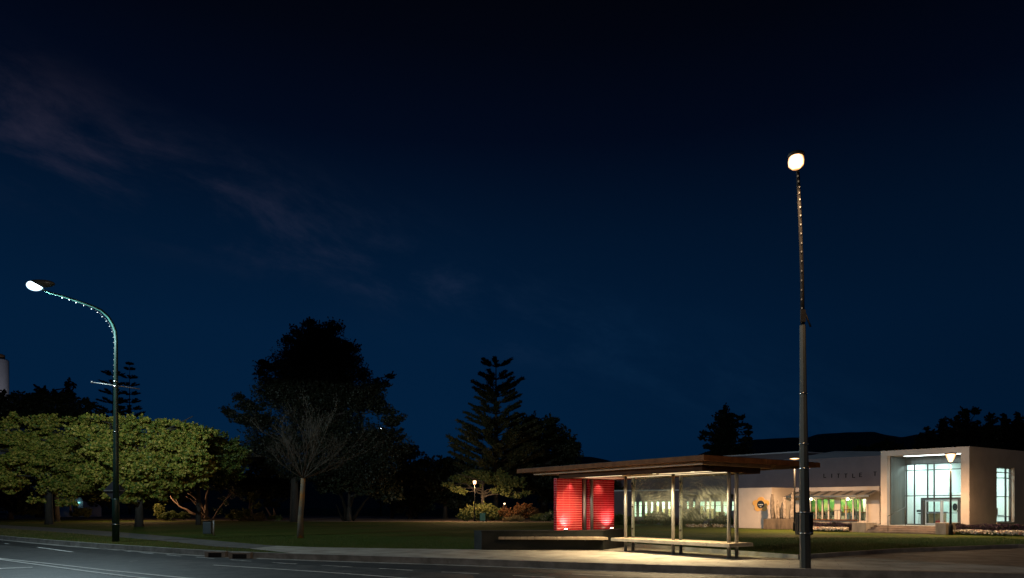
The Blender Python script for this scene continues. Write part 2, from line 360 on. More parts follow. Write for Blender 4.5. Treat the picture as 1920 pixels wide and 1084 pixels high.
def lampdata(name, kind, loc, energy, col, parent=None, radius=.12, down=None, spot=None, blend=.6, aim=None, size=None, cut=0.0):
    l = bpy.data.lights.new(name, kind); l.energy = energy; l.color = col
    if kind in ('POINT', 'SPOT'): l.shadow_soft_size = radius
    if kind == 'SPOT': l.spot_size = math.radians(spot); l.spot_blend = blend
    if kind == 'AREA': l.shape = 'RECTANGLE'; l.size, l.size_y = size
    o = bpy.data.objects.new(name, l); COL.objects.link(o)
    off = WL[parent] if parent is not None else Vector((0, 0, 0))
    if parent is not None: o.parent = parent
    o.location = Vector(loc)-off
    if aim is not None:
        o.rotation_euler = (Vector(aim)-Vector(loc)).to_track_quat('-Z', 'Y').to_euler()
    if down is not None:                       # street luminaire: throws its light sideways, nothing above the head
        l.use_nodes = True; nt = l.node_tree; em = nt.nodes['Emission']
        g = nd(nt, 'ShaderNodeNewGeometry'); sx = nd(nt, 'ShaderNodeSeparateXYZ'); nt.links.new(g.outputs['Incoming'], sx.inputs[0])
        r = nd(nt, 'ShaderNodeMapRange'); r.inputs['From Min'].default_value = cut+.10; r.inputs['From Max'].default_value = -1
        fc = nd(nt, 'ShaderNodeFloatCurve'); nt.links.new(r.outputs[0], fc.inputs['Value']); nt.links.new(sx.outputs['Z'], r.inputs['Value'])
        cv = fc.mapping.curves[0]
        pts = down
        cv.points[0].location = pts[0]; cv.points[1].location = pts[-1]
        for p in pts[1:-1]: cv.points.new(*p)
        fc.mapping.update()
        nt.links.new(fc.outputs[0], em.inputs['Strength'])
    return o
NEAR_W = 4300
BAT = [(0, 0), (.10, 1.0), (.25, .85), (.45, .35), (.7, .14), (1, .09)]

# ------------------------------------------------------------------ ground, road, pavement
KERB = [(-220, 200), (-60, 64), (-27.2, 36.4), (-20.7, 31.1), (-15.7, 27.4), (-10.7, 23.9), (-8.5, 22.8), (-6.2, 21.85), (-.92, 19.85), (2.43, 18.35), (7.0, 16.7), (11.4, 15.4), (18, 13.7), (40, 9.5), (160, -8)]
def smooth(line, it=1):
    for _ in range(it):
        out = [line[0]]
        for a, b in zip(line[:-1], line[1:]):
            out += [(a[0]*.75+b[0]*.25, a[1]*.75+b[1]*.25), (a[0]*.25+b[0]*.75, a[1]*.25+b[1]*.75)]
        line = out+[line[-1]]
    return line
KERB = smooth(KERB, 2)
RZ = -.18
def struct(name, mb, m, label=None, **kw):
    o = build(name, mb, m, **kw); o['kind'] = 'structure'
    if label: o['label'] = label
    return o
struct('ground', MB().sheet([(-6000, -3000), (6000, -3000), (6000, 9000), (-6000, 9000)], -.24), MT['soil'])
struct('road', MB().sheet(offset(KERB, .02)+[(160, -60), (-220, -60)], RZ), MT['asphalt'])
struct('lawn', MB().sheet(offset(KERB, .1)+[(6000, -8), (6000, 8000), (-6000, 8000), (-6000, 200)], -.004), MT['lawn'])
k0, k1 = offset(KERB, 0), offset(KERB, .16)
kb = MB()
for i in range(len(KERB)-1):
    kb.prism([k0[i], k0[i+1], k1[i+1], k1[i]], RZ-.02, .012)
struct('kerb', kb, MT['kerb'])
# bay strip of darker asphalt along the kerb
bay = [p for p in KERB if -40 < p[0] < 60]
def strip(line, a, b, z, m, name):
    l0, l1 = offset(line, a), offset(line, b); mb = MB()
    for i in range(len(line)-1): mb.sheet([l0[i], l0[i+1], l1[i+1], l1[i]], z)
    return struct(name, mb, m)
strip(bay, -.01, -1.55, RZ+.004, MT['asphalt_dark'], 'bus_bay')
strip(bay, -.01, -.30, RZ+.008, MT['kerb'], 'gutter')
kp = [p for p in offset(KERB, .15)]
PAVE = [(-8.1, 23.5)]+[p for p in kp if -7.4 < p[0] < 60]+[(60, 22), (40, 27.5), (18.9, 25.6), (12.9, 23.0), (8.35, 19.95), (4.27, 26.9), (3.4, 26.0), (-1.0, 24.55), (-4.5, 25.2), (-7.5, 26.0), (-9.2, 26.9), (-9.6, 25.1)]
struct('pavement', MB().sheet(PAVE, .004), MT['pavement'])
PATH = [(-9.6, 25.1), (-9.2, 26.9), (-10.4, 28.0), (-13.3, 31.0), (-16.3, 34.2), (-24, 42), (-34, 51), (-50, 64), (-51, 61.5), (-36, 49), (-26, 40.4), (-18.6, 33.6), (-14.5, 29.7), (-11.6, 26.6)]
struct('footpath', MB().sheet(PATH, .004), MT['asphalt_path'])
# verge strip between kerb and path is dry grass (see the blades below)
VERGE = [p for p in kp if -60 < p[0] < -8.0]+[(-8.1, 23.5), (-9.6, 25.1), (-11.6, 26.6), (-14.5, 29.7), (-18.6, 33.6), (-26, 40.4), (-36, 49), (-51, 61.5), (-60, 70)]
# gravel walk along the far side of the lawn
walk = [(-110, 118), (-71.6, 96), (-60, 90), (-45, 84), (-29.5, 78.5), (-15, 74), (0, 71.5), (8, 70.5), (20, 69)]
def ribbon(line, w, z, m, name):
    l0, l1 = offset(line, -w/2), offset(line, w/2); mb = MB()
    for i in range(len(line)-1): mb.sheet([l0[i], l0[i+1], l1[i+1], l1[i]], z)
    return struct(name, mb, m)
ribbon(walk, 2.4, .003, MT['gravel'], 'garden_path')
struct('garden_bed', MB().sheet([(-110, 121), (-71, 98.6), (-45, 86), (-29, 80.2), (-15, 75.6), (0, 73), (9, 72), (22, 71), (30, 95), (-110, 160)], .002), MT['soil'])
# concrete edging of the lawn behind the shelter
def edging(line, name='lawn_edging'):
    l0, l1 = offset(line, -.06), offset(line, .06); mb = MB()
    for i in range(len(line)-1): mb.prism([l0[i], l0[i+1], l1[i+1], l1[i]], -.03, .13)
    return struct(name, mb, MT['concrete'])
edging([(4.4, 26.75), (6.38, 23.35), (8.35, 19.95)]); edging([(8.4, 19.97), (10.6, 21.5), (12.9, 23.05), (18.9, 25.7), (40, 27.6)])

# road markings
H2 = F*(EYE-RZ)
def GR(px, py): d = H2/(py-HY); return ((px-CX)/F*d, d)
def mark(pts, w, m='paint', name='road_marking'):
    w = w/2; l0, l1 = offset(pts, -w), offset(pts, w); mb = MB()
    for i in range(len(pts)-1): mb.sheet([l0[i], l0[i+1], l1[i+1], l1[i]], RZ+.008)
    return struct(name, mb, MT[m])
mark([(-40, 43), GR(0, 1047.6), GR(90, 1057), GR(197, 1069.4), GR(346, 1084), (1, 11.6), (12, 8.2)], .13, name='centre_line')
mark([(-40, 42.6), GR(0, 1049.4), GR(82, 1060.5), GR(179, 1073.6), GR(269, 1084.3), (-1, 11.3), (10, 8.0)], .13, name='centre_line')
mark([GR(400, 1060), GR(520, 1067.5), GR(640, 1075.5), GR(753, 1084), (4, 13.6), (14, 10.8)], .10, name='lane_line')
mark([GR(70, 1026.5), GR(136, 1035.4)], .12, name='lane_line')
for a, b in (((184, 1028.2), (205, 1030.6)), ((221, 1031.6), (244, 1034.6)), ((260, 1036), (287, 1039)), ((312, 1040.6), (339, 1043.4)), ((368, 1045), (402, 1047.8)), ((432, 1050), (472, 1052.9)), ((511, 1055.3), (556, 1058)), ((603, 1060.4), (661, 1063.8)), ((711, 1066.3), (774, 1070)), ((828, 1073), (898, 1076.4)), ((962, 1079.8), (1040, 1083.5)), ((1072, 1077), (1149, 1080.5))):
    mark([GR(*a), GR(*b)], .09, 'paint_worn', 'bay_dash')
for a, b in (((243, 1053.0), (258, 1051.8)), ((10, 1019.3), (17, 1020.2))):
    mark([GR(*a), GR(*b)], .10, 'paint_worn', 'lane_dash')
struct('median_marking', MB().sheet([GR(0, 1067.5), GR(60, 1064.8), GR(62, 1063.6), GR(0, 1065.6)], RZ+.008), MT['paint'])

# kerb inlets
def inlet(px0, px1, py, label):
    a = Vector(G(px0, py)); b = Vector(G(px1, py)); t = (b-a).normalized(); n = Vector((-t.y, t.x)); c = (a+b)/2
    r = thing('kerb_drain', (c.x, c.y, RZ), label, 'storm drain', 'drain inlets cut in the kerb')
    L = (b-a).length
    fr = MB(); a3 = Vector((a.x, a.y, RZ))-Vector((n.x, n.y, 0))*.03; T = Vector((t.x, t.y, 0)); N3 = Vector((n.x, n.y, 0))
    fr.obox(a3-T*.12, T*.12, N3*.25, (0, 0, .205)); fr.obox(a3+T*L, T*.12, N3*.25, (0, 0, .205)); fr.obox(a3+Vector((0, 0, .155)), T*L, N3*.25, (0, 0, .05))
    build('surround', fr, MT['kerb'], r)
    dk = MB().obox(a3+N3*.02, T*L, N3*.02, (0, 0, .155)); build('opening', dk, MT['sign_black'], r)  # solid black slab; the dark inside the inlet is its colour
    gr = MB()
    for i in range(9): gr.obox(a3+T*(L*(i+.4)/9), T*.02, N3*.018, (0, 0, .153))
    build('grate', gr, MT['black_metal'], r)
inlet(391, 416, 1035.2, 'left of two barred drain inlets in the kerb below the dry verge')
inlet(436, 463, 1037.4, 'right of two barred drain inlets in the kerb, nearer the pale pavement')

# ------------------------------------------------------------------ street lamps
def collar(mb, c, r, h=.05):
    mb.lathe(c, [(r, 0), (r+.012, .004), (r+.012, h-.004), (r, h)], 16)
# cool lamp on the left
LX, LY = G(217, 1016)
lamp = thing('street_lamp', (LX, LY, 0), 'tall green street lamp with a curved arm and a cool white light on the verge', 'street lamp')
def lp(px, py, dd=0): d = LY+dd; return (AT(px, d), d, ZZ(py, d))
ARM = [(640, 0), (622, -.05), (607, -.2), (594, -.4), (582, -.7), (573.5, -1.0), (566, -1.3), (556, -1.75), (548.5, -2.1), (542.5, -2.3), (537, -2.4)]
def ad(py): return float(np.interp(-py, [-a for a, b in ARM], [b for a, b in ARM]))
curve = [lp(217.5, 1016), lp(217.5, 860), lp(217.2, 720)]+[lp(x, y, ad(y)) for x, y in ((217.8, 640), (216.5, 622), (211, 607), (203, 594), (190, 582), (172, 573.5), (150, 566), (120, 556), (92, 548.5), (78, 542.5))]
rads = [.125, .115, .09, .07, .068, .064, .06, .056, .052, .05, .047, .045, .045]
build('pole', MB().tube(curve, rads, 12), MT['pole_green'], lamp)
sl = MB().lathe((LX, LY, 0), [(.145, 0), (.145, 1.85), (.127, 1.9)], 12); build('base_sleeve', sl, MT['pole_green'], lamp)
for py, r_, h_ in ((984, .147, .04), (810, .112, .03)):
    bd = MB(); collar(bd, (LX, LY, ZZ(py, LY)), r_, h_); build('band', bd, MT['steel'], lamp)
hx, hy, hz = lp(65, 537, -2.4); hz += .05
hd = MB().ball((hx+.22, hy, hz+.06), (.60, .24, .15), 18, 10); build('lamp_head', hd, MT['pole_grey'], lamp)
build('lens', MB().ball((hx, hy, hz-.02), (.31, .25, .21), 24, 14), MT['lens_cool'], lamp)
lampdata('lamp_light', 'POINT', (hx, hy, hz-.32), 23000, (.68, .92, 1.0), lamp, .18, down=BAT)
ba = MB(); p0, p1 = Vector(lp(172.5, 717, -.4)), Vector(lp(262, 729.5, .5)); ba.tube([p0, p1], .022, 8)
ba.ball(p0, .05, 8, 6); build('banner_arm', ba, MT['alu'], lamp)
for py in (727, 717):
    bb = MB(); collar(bb, (LX, LY, ZZ(py, LY)), .1, .06); build('arm_clamp', bb, MT['steel'], lamp)
# its light string
ls = thing('light_string', lp(213, 705), 'string of small cool bulbs hung under the curved arm of the green lamp', 'string lights')
bpts = [(93, 549.5), (104, 553.5), (117, 558), (130, 562.5), (143, 567.5), (157, 573), (172, 579.5), (183, 586), (191.5, 594), (199.5, 602.5), (205.5, 612), (210.3, 622), (213, 632.5), (213.8, 642.5), (214, 653), (213.9, 663.7), (213.6, 674.5), (213.4, 685), (213.3, 696), (213.2, 706.5)]
build('cable', MB().tube([lp(x+1.6, y-1.0, .02+ad(y)) for x, y in bpts], .012, 5), MT['black_metal'], ls)
for x, y in bpts:
    build('bulb', MB().ball(lp(x, y, -.02+ad(y)), .022, 8, 6), MT['bulb'], ls)
# road sign seen from the back, on the same pole
sx, sy, sz = lp(214.5, 920, .24)
sg = thing('road_sign', (sx, sy, sz), 'diamond road sign seen from its dark back, fixed to the green lamp pole', 'road sign')
h = .50; pl = MB(); n0 = len(pl.v)
cs = [(h, 0), (h-.06, .06), (.06, h-.06), (0, h), (-.06, h-.06), (-h+.06, .06), (-h, 0), (-h+.06, -.06), (-.06, -h+.06), (0, -h), (.06, -h+.06), (h-.06, -.06)]
for yy in (0, .006):
    for c in cs: pl.v.append((sx+c[0], sy+yy, sz+c[1]))
k = len(cs); pl.face([n0+i for i in range(k)]); pl.face([n0+k+i for i in range(k)][::-1])
for i in range(k): pl.face([n0+i, n0+(i+1) % k, n0+k+(i+1) % k, n0+k+i])
build('sign_plate', pl, MT['sign_back'], sg)
rl = MB().obox((sx-.45, sy-.035, sz-.02), (.9, 0, 0), (0, .034, 0), (0, 0, .04)); build('sign_rail', rl, MT['alu'], sg)

# warm lamp on the right
RX, RY = G(1510, 1066)
rl_ = thing('street_lamp', (RX, RY, 0), 'tallest street lamp, grey tapered pole with a warm orange light at the pavement corner', 'street lamp')
def rp(px, py, dd=0): d = RY+dd; return (AT(px, d), d, ZZ(py, d))
cx0 = [(1510, 1066), (1508.6, 960), (1507.2, 850), (1506.2, 739), (1505, 610)]
build('pole', MB().tube([rp(*p) for p in cx0], [.130, .125, .105, .084, .070], 8, sm=False, rot=.39), MT['pole_grey'], rl_)
build('upper_pole', MB().tube([rp(1505, 610), rp(1503.8, 520, -.15), rp(1500.5, 420, -.8), rp(1496, 325, -2.1), rp(1494, 306, -2.45)], [.05, .047, .042, .036, .034], 8), MT['black_metal'], rl_)
for px, py, r in ((1506, 739, .085), (1507, 834, .102), (1507.7, 880, .109), (1509, 962, .127), (1509.4, 1001, .129)):
    bd = MB(); collar(bd, rp(px, py), r, .035); build('band', bd, MT['steel'], rl_)
br = MB(); a = Vector(rp(1504, 580, -.07)); br.obox(a+Vector((-.05, -.05, -.32)), (.12, 0, 0), (0, .05, 0), (0, 0, .30)); br.tube([rp(1508, 583, -.05), rp(1520, 613, -.05)], .022, 6)
build('bracket', br, MT['black_metal'], rl_)
hx2, hy2, hz2 = rp(1492.5, 303, -2.6)
build('lamp_head', MB().lathe((hx2, hy2, hz2+.12), [(.05, -.04), (.17, 0), (.16, .04), (.05, .08)], 16), MT['black_metal'], rl_)
build('lens', MB().lathe((hx2, hy2, hz2), [(.08, -.15), (.15, -.085), (.16, 0), (.15, .08), (.10, .12)], 12), MT['lens_warm'], rl_)
lampdata('lamp_light', 'POINT', (hx2, hy2, hz2-.35), 3300, (1.0, .60, .30), rl_, .15, down=BAT)
ls2 = thing('light_string', rp(1503, 600), 'string of dim warm bulbs wound up the top of the grey pole', 'string lights')
def bd2(py): return float(np.interp(py, [306, 325, 420, 520, 610], [-2.45, -2.1, -.8, -.15, 0]))
ys = [330, 340, 350.5, 361.5, 374, 388.5, 404, 421, 438, 456, 472, 489.5, 508, 526, 544, 561.5, 578]
xs = [1495.8, 1497, 1499, 1498.6, 1499.8, 1500.2, 1501, 1501.6, 1502.2, 1503, 1503, 1503.2, 1503.2, 1503, 1503, 1503, 1503.6]
build('cable', MB().tube([rp(x+1, y, -.055+bd2(y)) for x, y in zip(xs, ys)], .010, 5), MT['black_metal'], ls2)
for x, y in zip(xs, ys): build('bulb', MB().ball(rp(x, y, -.08+bd2(y)), (.017, .017, .024), 8, 6), MT['bulb_warm'], ls2)
NX, NY = -9.0, -3.0
nl = thing('street_lamp', (NX, NY, RZ), 'added street lamp on the near side of the road, out of the picture', 'street lamp')  # unseen lamp, added to light the kerb, pavement and pole fronts
build('pole', MB().tube([(NX, NY, RZ), (NX, NY, 6), (NX+.1, NY+.2, 8.4), (NX+.5, NY+.9, 9.4), (NX+1.0, NY+1.9, 9.8)], [.13, .09, .07, .06, .05], 10), MT['pole_green'], nl)
build('lamp_head', MB().ball((NX+1.1, NY+2.2, 9.86), (.2, .5, .09), 14, 8), MT['pole_grey'], nl)
build('lens', MB().ball((NX+1.1, NY+2.2, 9.78), (.14, .3, .08), 12, 8), MT['lens_path'], nl)
lampdata('lamp_light', 'POINT', (NX+1.1, NY+2.2, 9.5), NEAR_W, (1.0, .92, .80), nl, .18, down=BAT)
# black bin strapped to the pole
bx, by, bz = rp(1509.5, 1003, .21)
pb = thing('pole_bin', (bx, by, bz), 'flat black box strapped to the back of the grey lamp pole', 'pole box')
w = .37; hgt = ZZ(960, RY)-ZZ(1003, RY)
build('body', MB().obox((bx-w/2, by-.05, bz), (w, 0, 0), (0, .22, 0), (0, 0, hgt)), MT['black_metal'], pb, bevel=.015)
for zz in (.055, hgt-.07):
    st = MB().obox((bx-w/2-.004, by-.056, bz+zz), (w+.008, 0, 0), (0, .008, 0), (0, 0, .025)); build('strap', st, MT['steel'], pb)

# ------------------------------------------------------------------ bus shelter
U = Vector((.5815, -.8135, 0)); V = Vector((.8135, .5815, 0)); K = Vector((5.27, 18.85, 0)); UP = Vector((0, 0, 1))
def SH(u, v, z=0): return K+U*u+V*v+UP*z
sh = thing('bus_shelter', tuple(SH(-3.2, 1.3)), 'open bus shelter with stepped timber roof, red tiled end and paired posts', 'bus shelter')
roof = MB().obox(SH(-8.75, 0, 2.80), U*8.75, V*5.79, UP*.15); ro = build('roof', roof, MT['timber_dark'], sh, bevel=.006)
build('roof_sheet', MB().obox(SH(-8.72, .03, 2.951), U*8.69, V*5.73, UP*.012), MT['black_metal'], ro)
fj = MB()
for vv in (2.85,): fj.obox(SH(0, vv, 2.797), U*.02, V*.22, UP*.156)
build('fascia_joint', fj, MT['timber_dark'], ro)
build('middle_tier', MB().obox(SH(-7.9, .14, 2.70), U*7.74, V*3.2, UP*.099), MT['timber_pale'], sh, bevel=.005)
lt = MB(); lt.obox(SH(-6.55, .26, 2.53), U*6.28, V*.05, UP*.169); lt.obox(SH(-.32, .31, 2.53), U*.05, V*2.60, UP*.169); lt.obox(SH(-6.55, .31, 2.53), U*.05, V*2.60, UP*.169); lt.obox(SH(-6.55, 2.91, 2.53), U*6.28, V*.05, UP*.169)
build('lower_tier', lt, MT['timber_shaded'], sh)
cb = MB()
for i in range(26): cb.obox(SH(-6.49, .315+i*.0997, 2.565), U*6.16, V*.094, UP*.02)
build('ceiling', cb, MT['ceiling_board'], sh)
for v, u0, u1 in ((1.05, -2.6, -.5), (1.85, -4.9, -.45), (.75, -5.6, -4.1)):
    build('led_strip', MB().obox(SH(u0, v, 2.548), U*(u1-u0), V*.03, UP*.014), MT['led_warm'], sh)
for (u, v, pw) in ((-1.1, .85, 680), (-2.6, .85, 680), (-4.1, .85, 440), (-5.7, .8, 330)):
    c = SH(u, v, 2.55); build('downlight', MB().lathe(tuple(c), [(.05, 0), (.06, .01), (.06, .014)], 12), MT['led_warm'], sh)
    lampdata('downlight_beam', 'SPOT', tuple(c-UP*.03), pw, (1.0, .75, .41), sh, .05, spot=150, blend=.9, aim=tuple(c-UP*2+U*.0-V*.15))
# strips light the boards: long area lamps just under the LEDs' rails
for v, u in ((1.05, -1.6), (1.85, -2.7)):
    c = SH(u, v, 2.40)
# posts
posts = []
for kx in range(4):
    b0 = Vector((6.34, 20.06, 0))+Vector((-1.225, 1.722, 0))*kx
    for off in (0, .36):
        p = b0+V*off; z0 = .68 if kx == 3 else 0
        build('post', MB().tube([p+UP*z0, p+UP*2.565], .055, 14), MT['alu'], sh); posts.append(p)
        if kx < 3: build('base_plate', MB().box((p.x, p.y, .004), (.2, .2, .012), .6), MT['alu'], sh)
for kx in range(2):
    b0 = Vector((6.34, 20.06, 0))+Vector((-1.225, 1.722, 0))*kx+V*.18
    d = Vector((-1.225, 1.722, 0)); a = b0+d*.06; c = b0+d*.94
    build('glass_panel', MB().obox(a+UP*.50, c-a, V*.012, UP*2.03), MT['etched_glass'], sh)
    for q in (a, c):
        for zz in (.75, 1.5, 2.3): build('glass_clamp', MB().obox(q-U*.03-V*.02+UP*zz, U*.06, V*.05, UP*.06), MT['steel'], sh)
# red tiled panels either side of the end posts
P0 = Vector((1.60, 24.55, 0))
def tilepanel(t0, t1):
    core = MB(); th = .16
    core.cur = 0; core.obox(P0+V*t0+U*(-.0)+UP*.68, V*(t1-t0), -U*th, UP*1.87)
    core.cur = 1; rows = 22; rh = 1.87/rows; nc = max(2, round((t1-t0)/.30)); cw = (t1-t0)/nc
    for r in range(rows):
        for c in range(nc):
            for side in (0, 1):
                o = P0+V*(t0+c*cw+.004)+UP*(.68+r*rh+.011)
                o = o+U*.0005 if side == 0 else o-U*(th+.0045)
                core.obox(o, V*(cw-.008), U*.004, UP*(rh-.020))
        for e in (t0-.0105, t1+.0005):
            core.obox(P0+V*e-U*(th-.004)+UP*(.68+r*rh+.009), V*.010, U*(th-.008), UP*(rh-.016))
    return core
for t0, t1 in ((0, 1.20), (1.56, 2.82)): build('tiled_panel', tilepanel(t0, t1), [MT['grout'], MT['tile_red']], sh)
for t in (.62, 2.0):
    c = P0+V*t+U*.16+UP*2.55
    build('downlight', MB().lathe(tuple(c), [(.04, -.012), (.05, 0), (.05, .012)], 12), MT['led_warm'], sh)
    lampdata('downlight_beam', 'SPOT', tuple(c-UP*.04), 26, (1.0, .72, .55), sh, .05, spot=95, blend=1.0, aim=tuple(c-UP*2-U*.12))

# low dark wall under the tiles, with its long seat
W = [(-1.075, 24.3), (3.24, 24.42), (4.42, 26.5), (4.0, 27.0), (3.2, 26.7), (2.0, 25.55), (-1.37, 24.85)]
lw = thing('low_wall', (1.2, 24.5, 0), 'long low charcoal wall with a seat along it, under the red tiled end', 'low wall')
build('wall_block', MB().prism(W, 0, .655), MT['dark_stone'], lw)
build('coping', MB().prism([(-1.085, 24.285), (3.25, 24.405), (4.435, 26.5), (4.0, 27.015), (3.19, 26.715), (1.99, 25.56), (-1.385, 24.86)], .657, .685), MT['dark_stone'], lw)
wl = MB(); f0, f1, b1, b0 = Vector((-.48, 24.16, 0)), Vector((3.33, 23.72, 0)), Vector((3.28, 24.40, 0)), Vector((-.46, 24.30, 0))
n = 15
for i in range(n):
    a, b = i/n+.002, (i+1)/n-.002
    p = [f0.lerp(f1, a), f0.lerp(f1, b), b0.lerp(b1, b), b0.lerp(b1, a)]
    wl.prism([(q.x, q.y) for q in p], .385, .47)
build('seat', wl, MT['bench_slat'], lw, bevel=.004)
br_ = MB()
for a in (.05, .3, .55, .8, .97):
    p, q = f0.lerp(f1, a), b0.lerp(b1, a); br_.obox(Vector((p.x, p.y+.05, .33)), (.05, 0, 0), (0, max(q.y-p.y-.055, .02), 0), (0, 0, .053))
build('seat_bracket', br_, MT['black_metal'], lw)
# shelter bench: pale slab threaded by the posts
sb = MB(); Cn = Vector((6.21, 19.6, 0)); L = 4.86; nseg = 6
for i in range(nseg):
    a, b = L*i/nseg+.004, L*(i+1)/nseg-.004
    sb.obox(Cn-U*b+UP*.36, U*(b-a), V*1.12, UP*.095)
bench = build('bench', sb, MT['bench_edge'], sh, bevel=.006)
bt = MB()
for i in range(nseg):
    a, b = L*i/nseg+.010, L*(i+1)/nseg-.010
    bt.obox(Cn-U*b+V*.01+UP*.456, U*(b-a), V*1.10, UP*.012)
build('seat_top', bt, MT['bench_slat'], bench)
# uplights on the wall
for i, (px, d, lab) in enumerate(((1061, 24.55, 'small glowing uplight on the low wall below the left red panel'), (1147, 25.80, 'small glowing uplight on the low wall at the far end of the right red panel'))):
    x = AT(px, d); z = .685
    ul = thing('uplight', (x, d, z), lab, 'spotlight', 'uplights on the low wall')
    build('housing', MB().lathe((x, d, z), [(.07, 0), (.07, .03), (.055, .045)], 14), MT['black_metal'], ul)
    build('lens', MB().ball((x, d, z+.045), (.055, .055, .025), 12, 6), MT['lens_up'], ul)
    tgt = P0+V*(.50 if i == 0 else 2.35)+UP*1.7
    lampdata('uplight_beam', 'SPOT', (x, d, z+.08), 115 if i == 0 else 115, (1.0, .60, .55), ul, .03, spot=125, blend=1.0, aim=(tgt.x, tgt.y, tgt.z))

# ------------------------------------------------------------------ path lamps
def pathlamp(px, d, ptop, kind, label, energy, zt=None):
    x = AT(px, d); zt = ZZ(ptop, d)
    r = thing('path_lamp', (x, d, 0), label, 'path lamp')
    b = MB().tube([(x, d, 0), (x, d, .8), (x, d, zt-.80), (x, d, zt-.75), (x, d, zt-.22)], [.075, .06, .048, .018, .016], 10); b.lathe((x, d, 0), [(.11, 0), (.11, .5), (.08, .6)], 10); build('pole', b, MT['black_metal'], r)
    if kind == 'globe':
        build('lens', MB().lathe((x, d, zt), [(.11, -.25), (.20, -.12), (.22, .02), (.15, .12)], 12), MT['lens_path'], r)
        build('cap', MB().lathe((x, d, zt+.125), [(.22, 0), (.20, .05), (.04, .14)], 12), MT['black_metal'], r)
    elif kind == 'cone':
        build('lens', MB().lathe((x, d, zt), [(.07, -.26), (.17, -.10), (.25, .10), (.26, .16)], 14), MT['lens_path'], r)
        build('cap', MB().lathe((x, d, zt+.165), [(.31, 0), (.28, .04), (.05, .08)], 14), MT['black_metal'], r)
    else:
        build('lens', MB().lathe((x, d, zt-.03), [(.05, -.09), (.30, -.03), (.31, .0)], 16), MT['lens_path'], r)
        build('cap', MB().lathe((x, d, zt-.025), [(.32, 0), (.30, .05), (.06, .11)], 16), MT['black_metal'], r)
    prof = [(0, 0), (.12, .07), (.3, .38), (.6, 1), (1, .9)] if kind == 'disc' else ([(0, .04), (.12, .14), (.4, .42), (.7, 1), (1, .9)] if kind == 'cone' else [(0, .12), (.12, .5), (.4, 1), (.7, .8), (1, .5)])
    lampdata('lamp_light', 'POINT', (x, d, zt-.42), energy, (1.0, .60, .29), r, .1, down=prof)
    return r
pathlamp(890, 74, 903, 'globe', 'lit path lamp in the dark park beside the round shrub', 2600)
pathlamp(1490, 44, 859, 'disc', 'path lamp with a flat disc head, beside the standing stones', 4600)
pathlamp(1782.5, 37.6, 857, 'cone', 'path lamp with a cone shade in front of the glazed entrance', 1600)
pathlamp(262, 76.5, 910, 'globe', 'assumed path lamp, unseen behind the second broad tree', 1900)  # unseen lamp, assumed from the light on the pink stems and path

# ------------------------------------------------------------------ entrance building
E3 = Vector((.6844, -.7292, 0)); D3 = Vector((.859, .512, 0)); L0 = Vector((23.1, 43, 0)); BZ = .43
def B(t, s, z=0): return L0+E3*t+D3*s+UP*z
def slab(mb, t0, t1, s0, s1, z0, z1): return mb.obox(B(t0, s0, z0), E3*(t1-t0), D3*(s1-s0), UP*(z1-z0))
TW, ZT = 4.74, 5.04
eb = thing('museum_entrance', tuple(B(2.4, 3)), 'white cube entrance block with a deep lit glass front and glass doors', 'building')
fr = MB()
slab(fr, 0, .36, 0, 1.97, BZ, ZT); slab(fr, TW-.42, TW, 0, 1.97, BZ, ZT); slab(fr, .36, TW-.42, 0, 1.97, ZT-.33, ZT)
# side wall with a tall window opening, back and left walls
slab(fr, TW-.25, TW, 1.97, 3.19, BZ, ZT); slab(fr, TW-.25, TW, 5.24, 14, BZ, ZT); slab(fr, TW-.25, TW, 3.19, 5.24, BZ, .62); slab(fr, TW-.25, TW, 3.19, 5.24, 3.93, ZT)
slab(fr, 0, .25, 1.97, 9.3, BZ, ZT)
build('wall', fr, MT['white_wall'], eb)
rf = MB(); slab(rf, .25, TW-.25, 1.98, 13.9, ZT-.12, ZT-.02); build('roof', rf, MT['roof_metal'], eb)
rw = MB(); slab(rw, .361, .40, .35, 1.96, BZ, ZT-.34); build('recess_lining', rw, MT['recess_wall'], eb)
bh = MB(); slab(bh, .40, TW-.42, 1.90, 1.99, 4.25, ZT-.335); build('bulkhead', bh, MT['recess_wall'], eb)
sf = MB(); slab(sf, .9, TW-.5, .75, 1.25, ZT-.345, ZT-.334); build('soffit_light', sf, MT['lens_white'], eb)
gl = MB(); slab(gl, .40, TW-.42, 1.985, 1.995, BZ, 4.25); build('glazing', gl, MT['glass'], eb)
mu = MB()
for t in (.42, .88, 1.62, 1.98, 3.55, 4.28): slab(mu, t, t+.055, 1.94, 2.02, BZ, 4.25)
for z in (BZ, 2.22, 3.83, 4.20): slab(mu, .40, TW-.42, 1.945, 2.015, z, z+.05)
build('mullion', mu, MT['frame_dark'], eb)
dr = MB()
slab(dr, 1.52, 1.66, 1.45, 1.93, BZ, 1.98); slab(dr, 3.50, 3.62, 1.45, 1.93, BZ, 1.98); slab(dr, 1.52, 3.62, 1.45, 1.93, 1.985, 2.12)
build('door_surround', dr, MT['frame_dark'], eb)
for t0, t1 in ((1.68, 2.58), (2.60, 3.49)):
    lf = MB(); slab(lf, t0, t0+.07, 1.60, 1.65, BZ+.01, 1.97); slab(lf, t1-.07, t1, 1.60, 1.65, BZ+.01, 1.97); slab(lf, t0+.07, t1-.07, 1.60, 1.65, 1.88, 1.97); slab(lf, t0+.07, t1-.07, 1.60, 1.65, BZ+.01, BZ+.12)
    d_ = build('door', lf, MT['frame_alu'], eb)
    g_ = MB(); slab(g_, t0+.07, t1-.07, 1.62, 1.63, BZ+.12, 1.88); build('pane', g_, MT['glass'], d_)
    h_ = MB(); slab(h_, t0+.08, t1-.08, 1.57, 1.595, 1.16, 1.20); build('handle', h_, MT['steel'], d_)
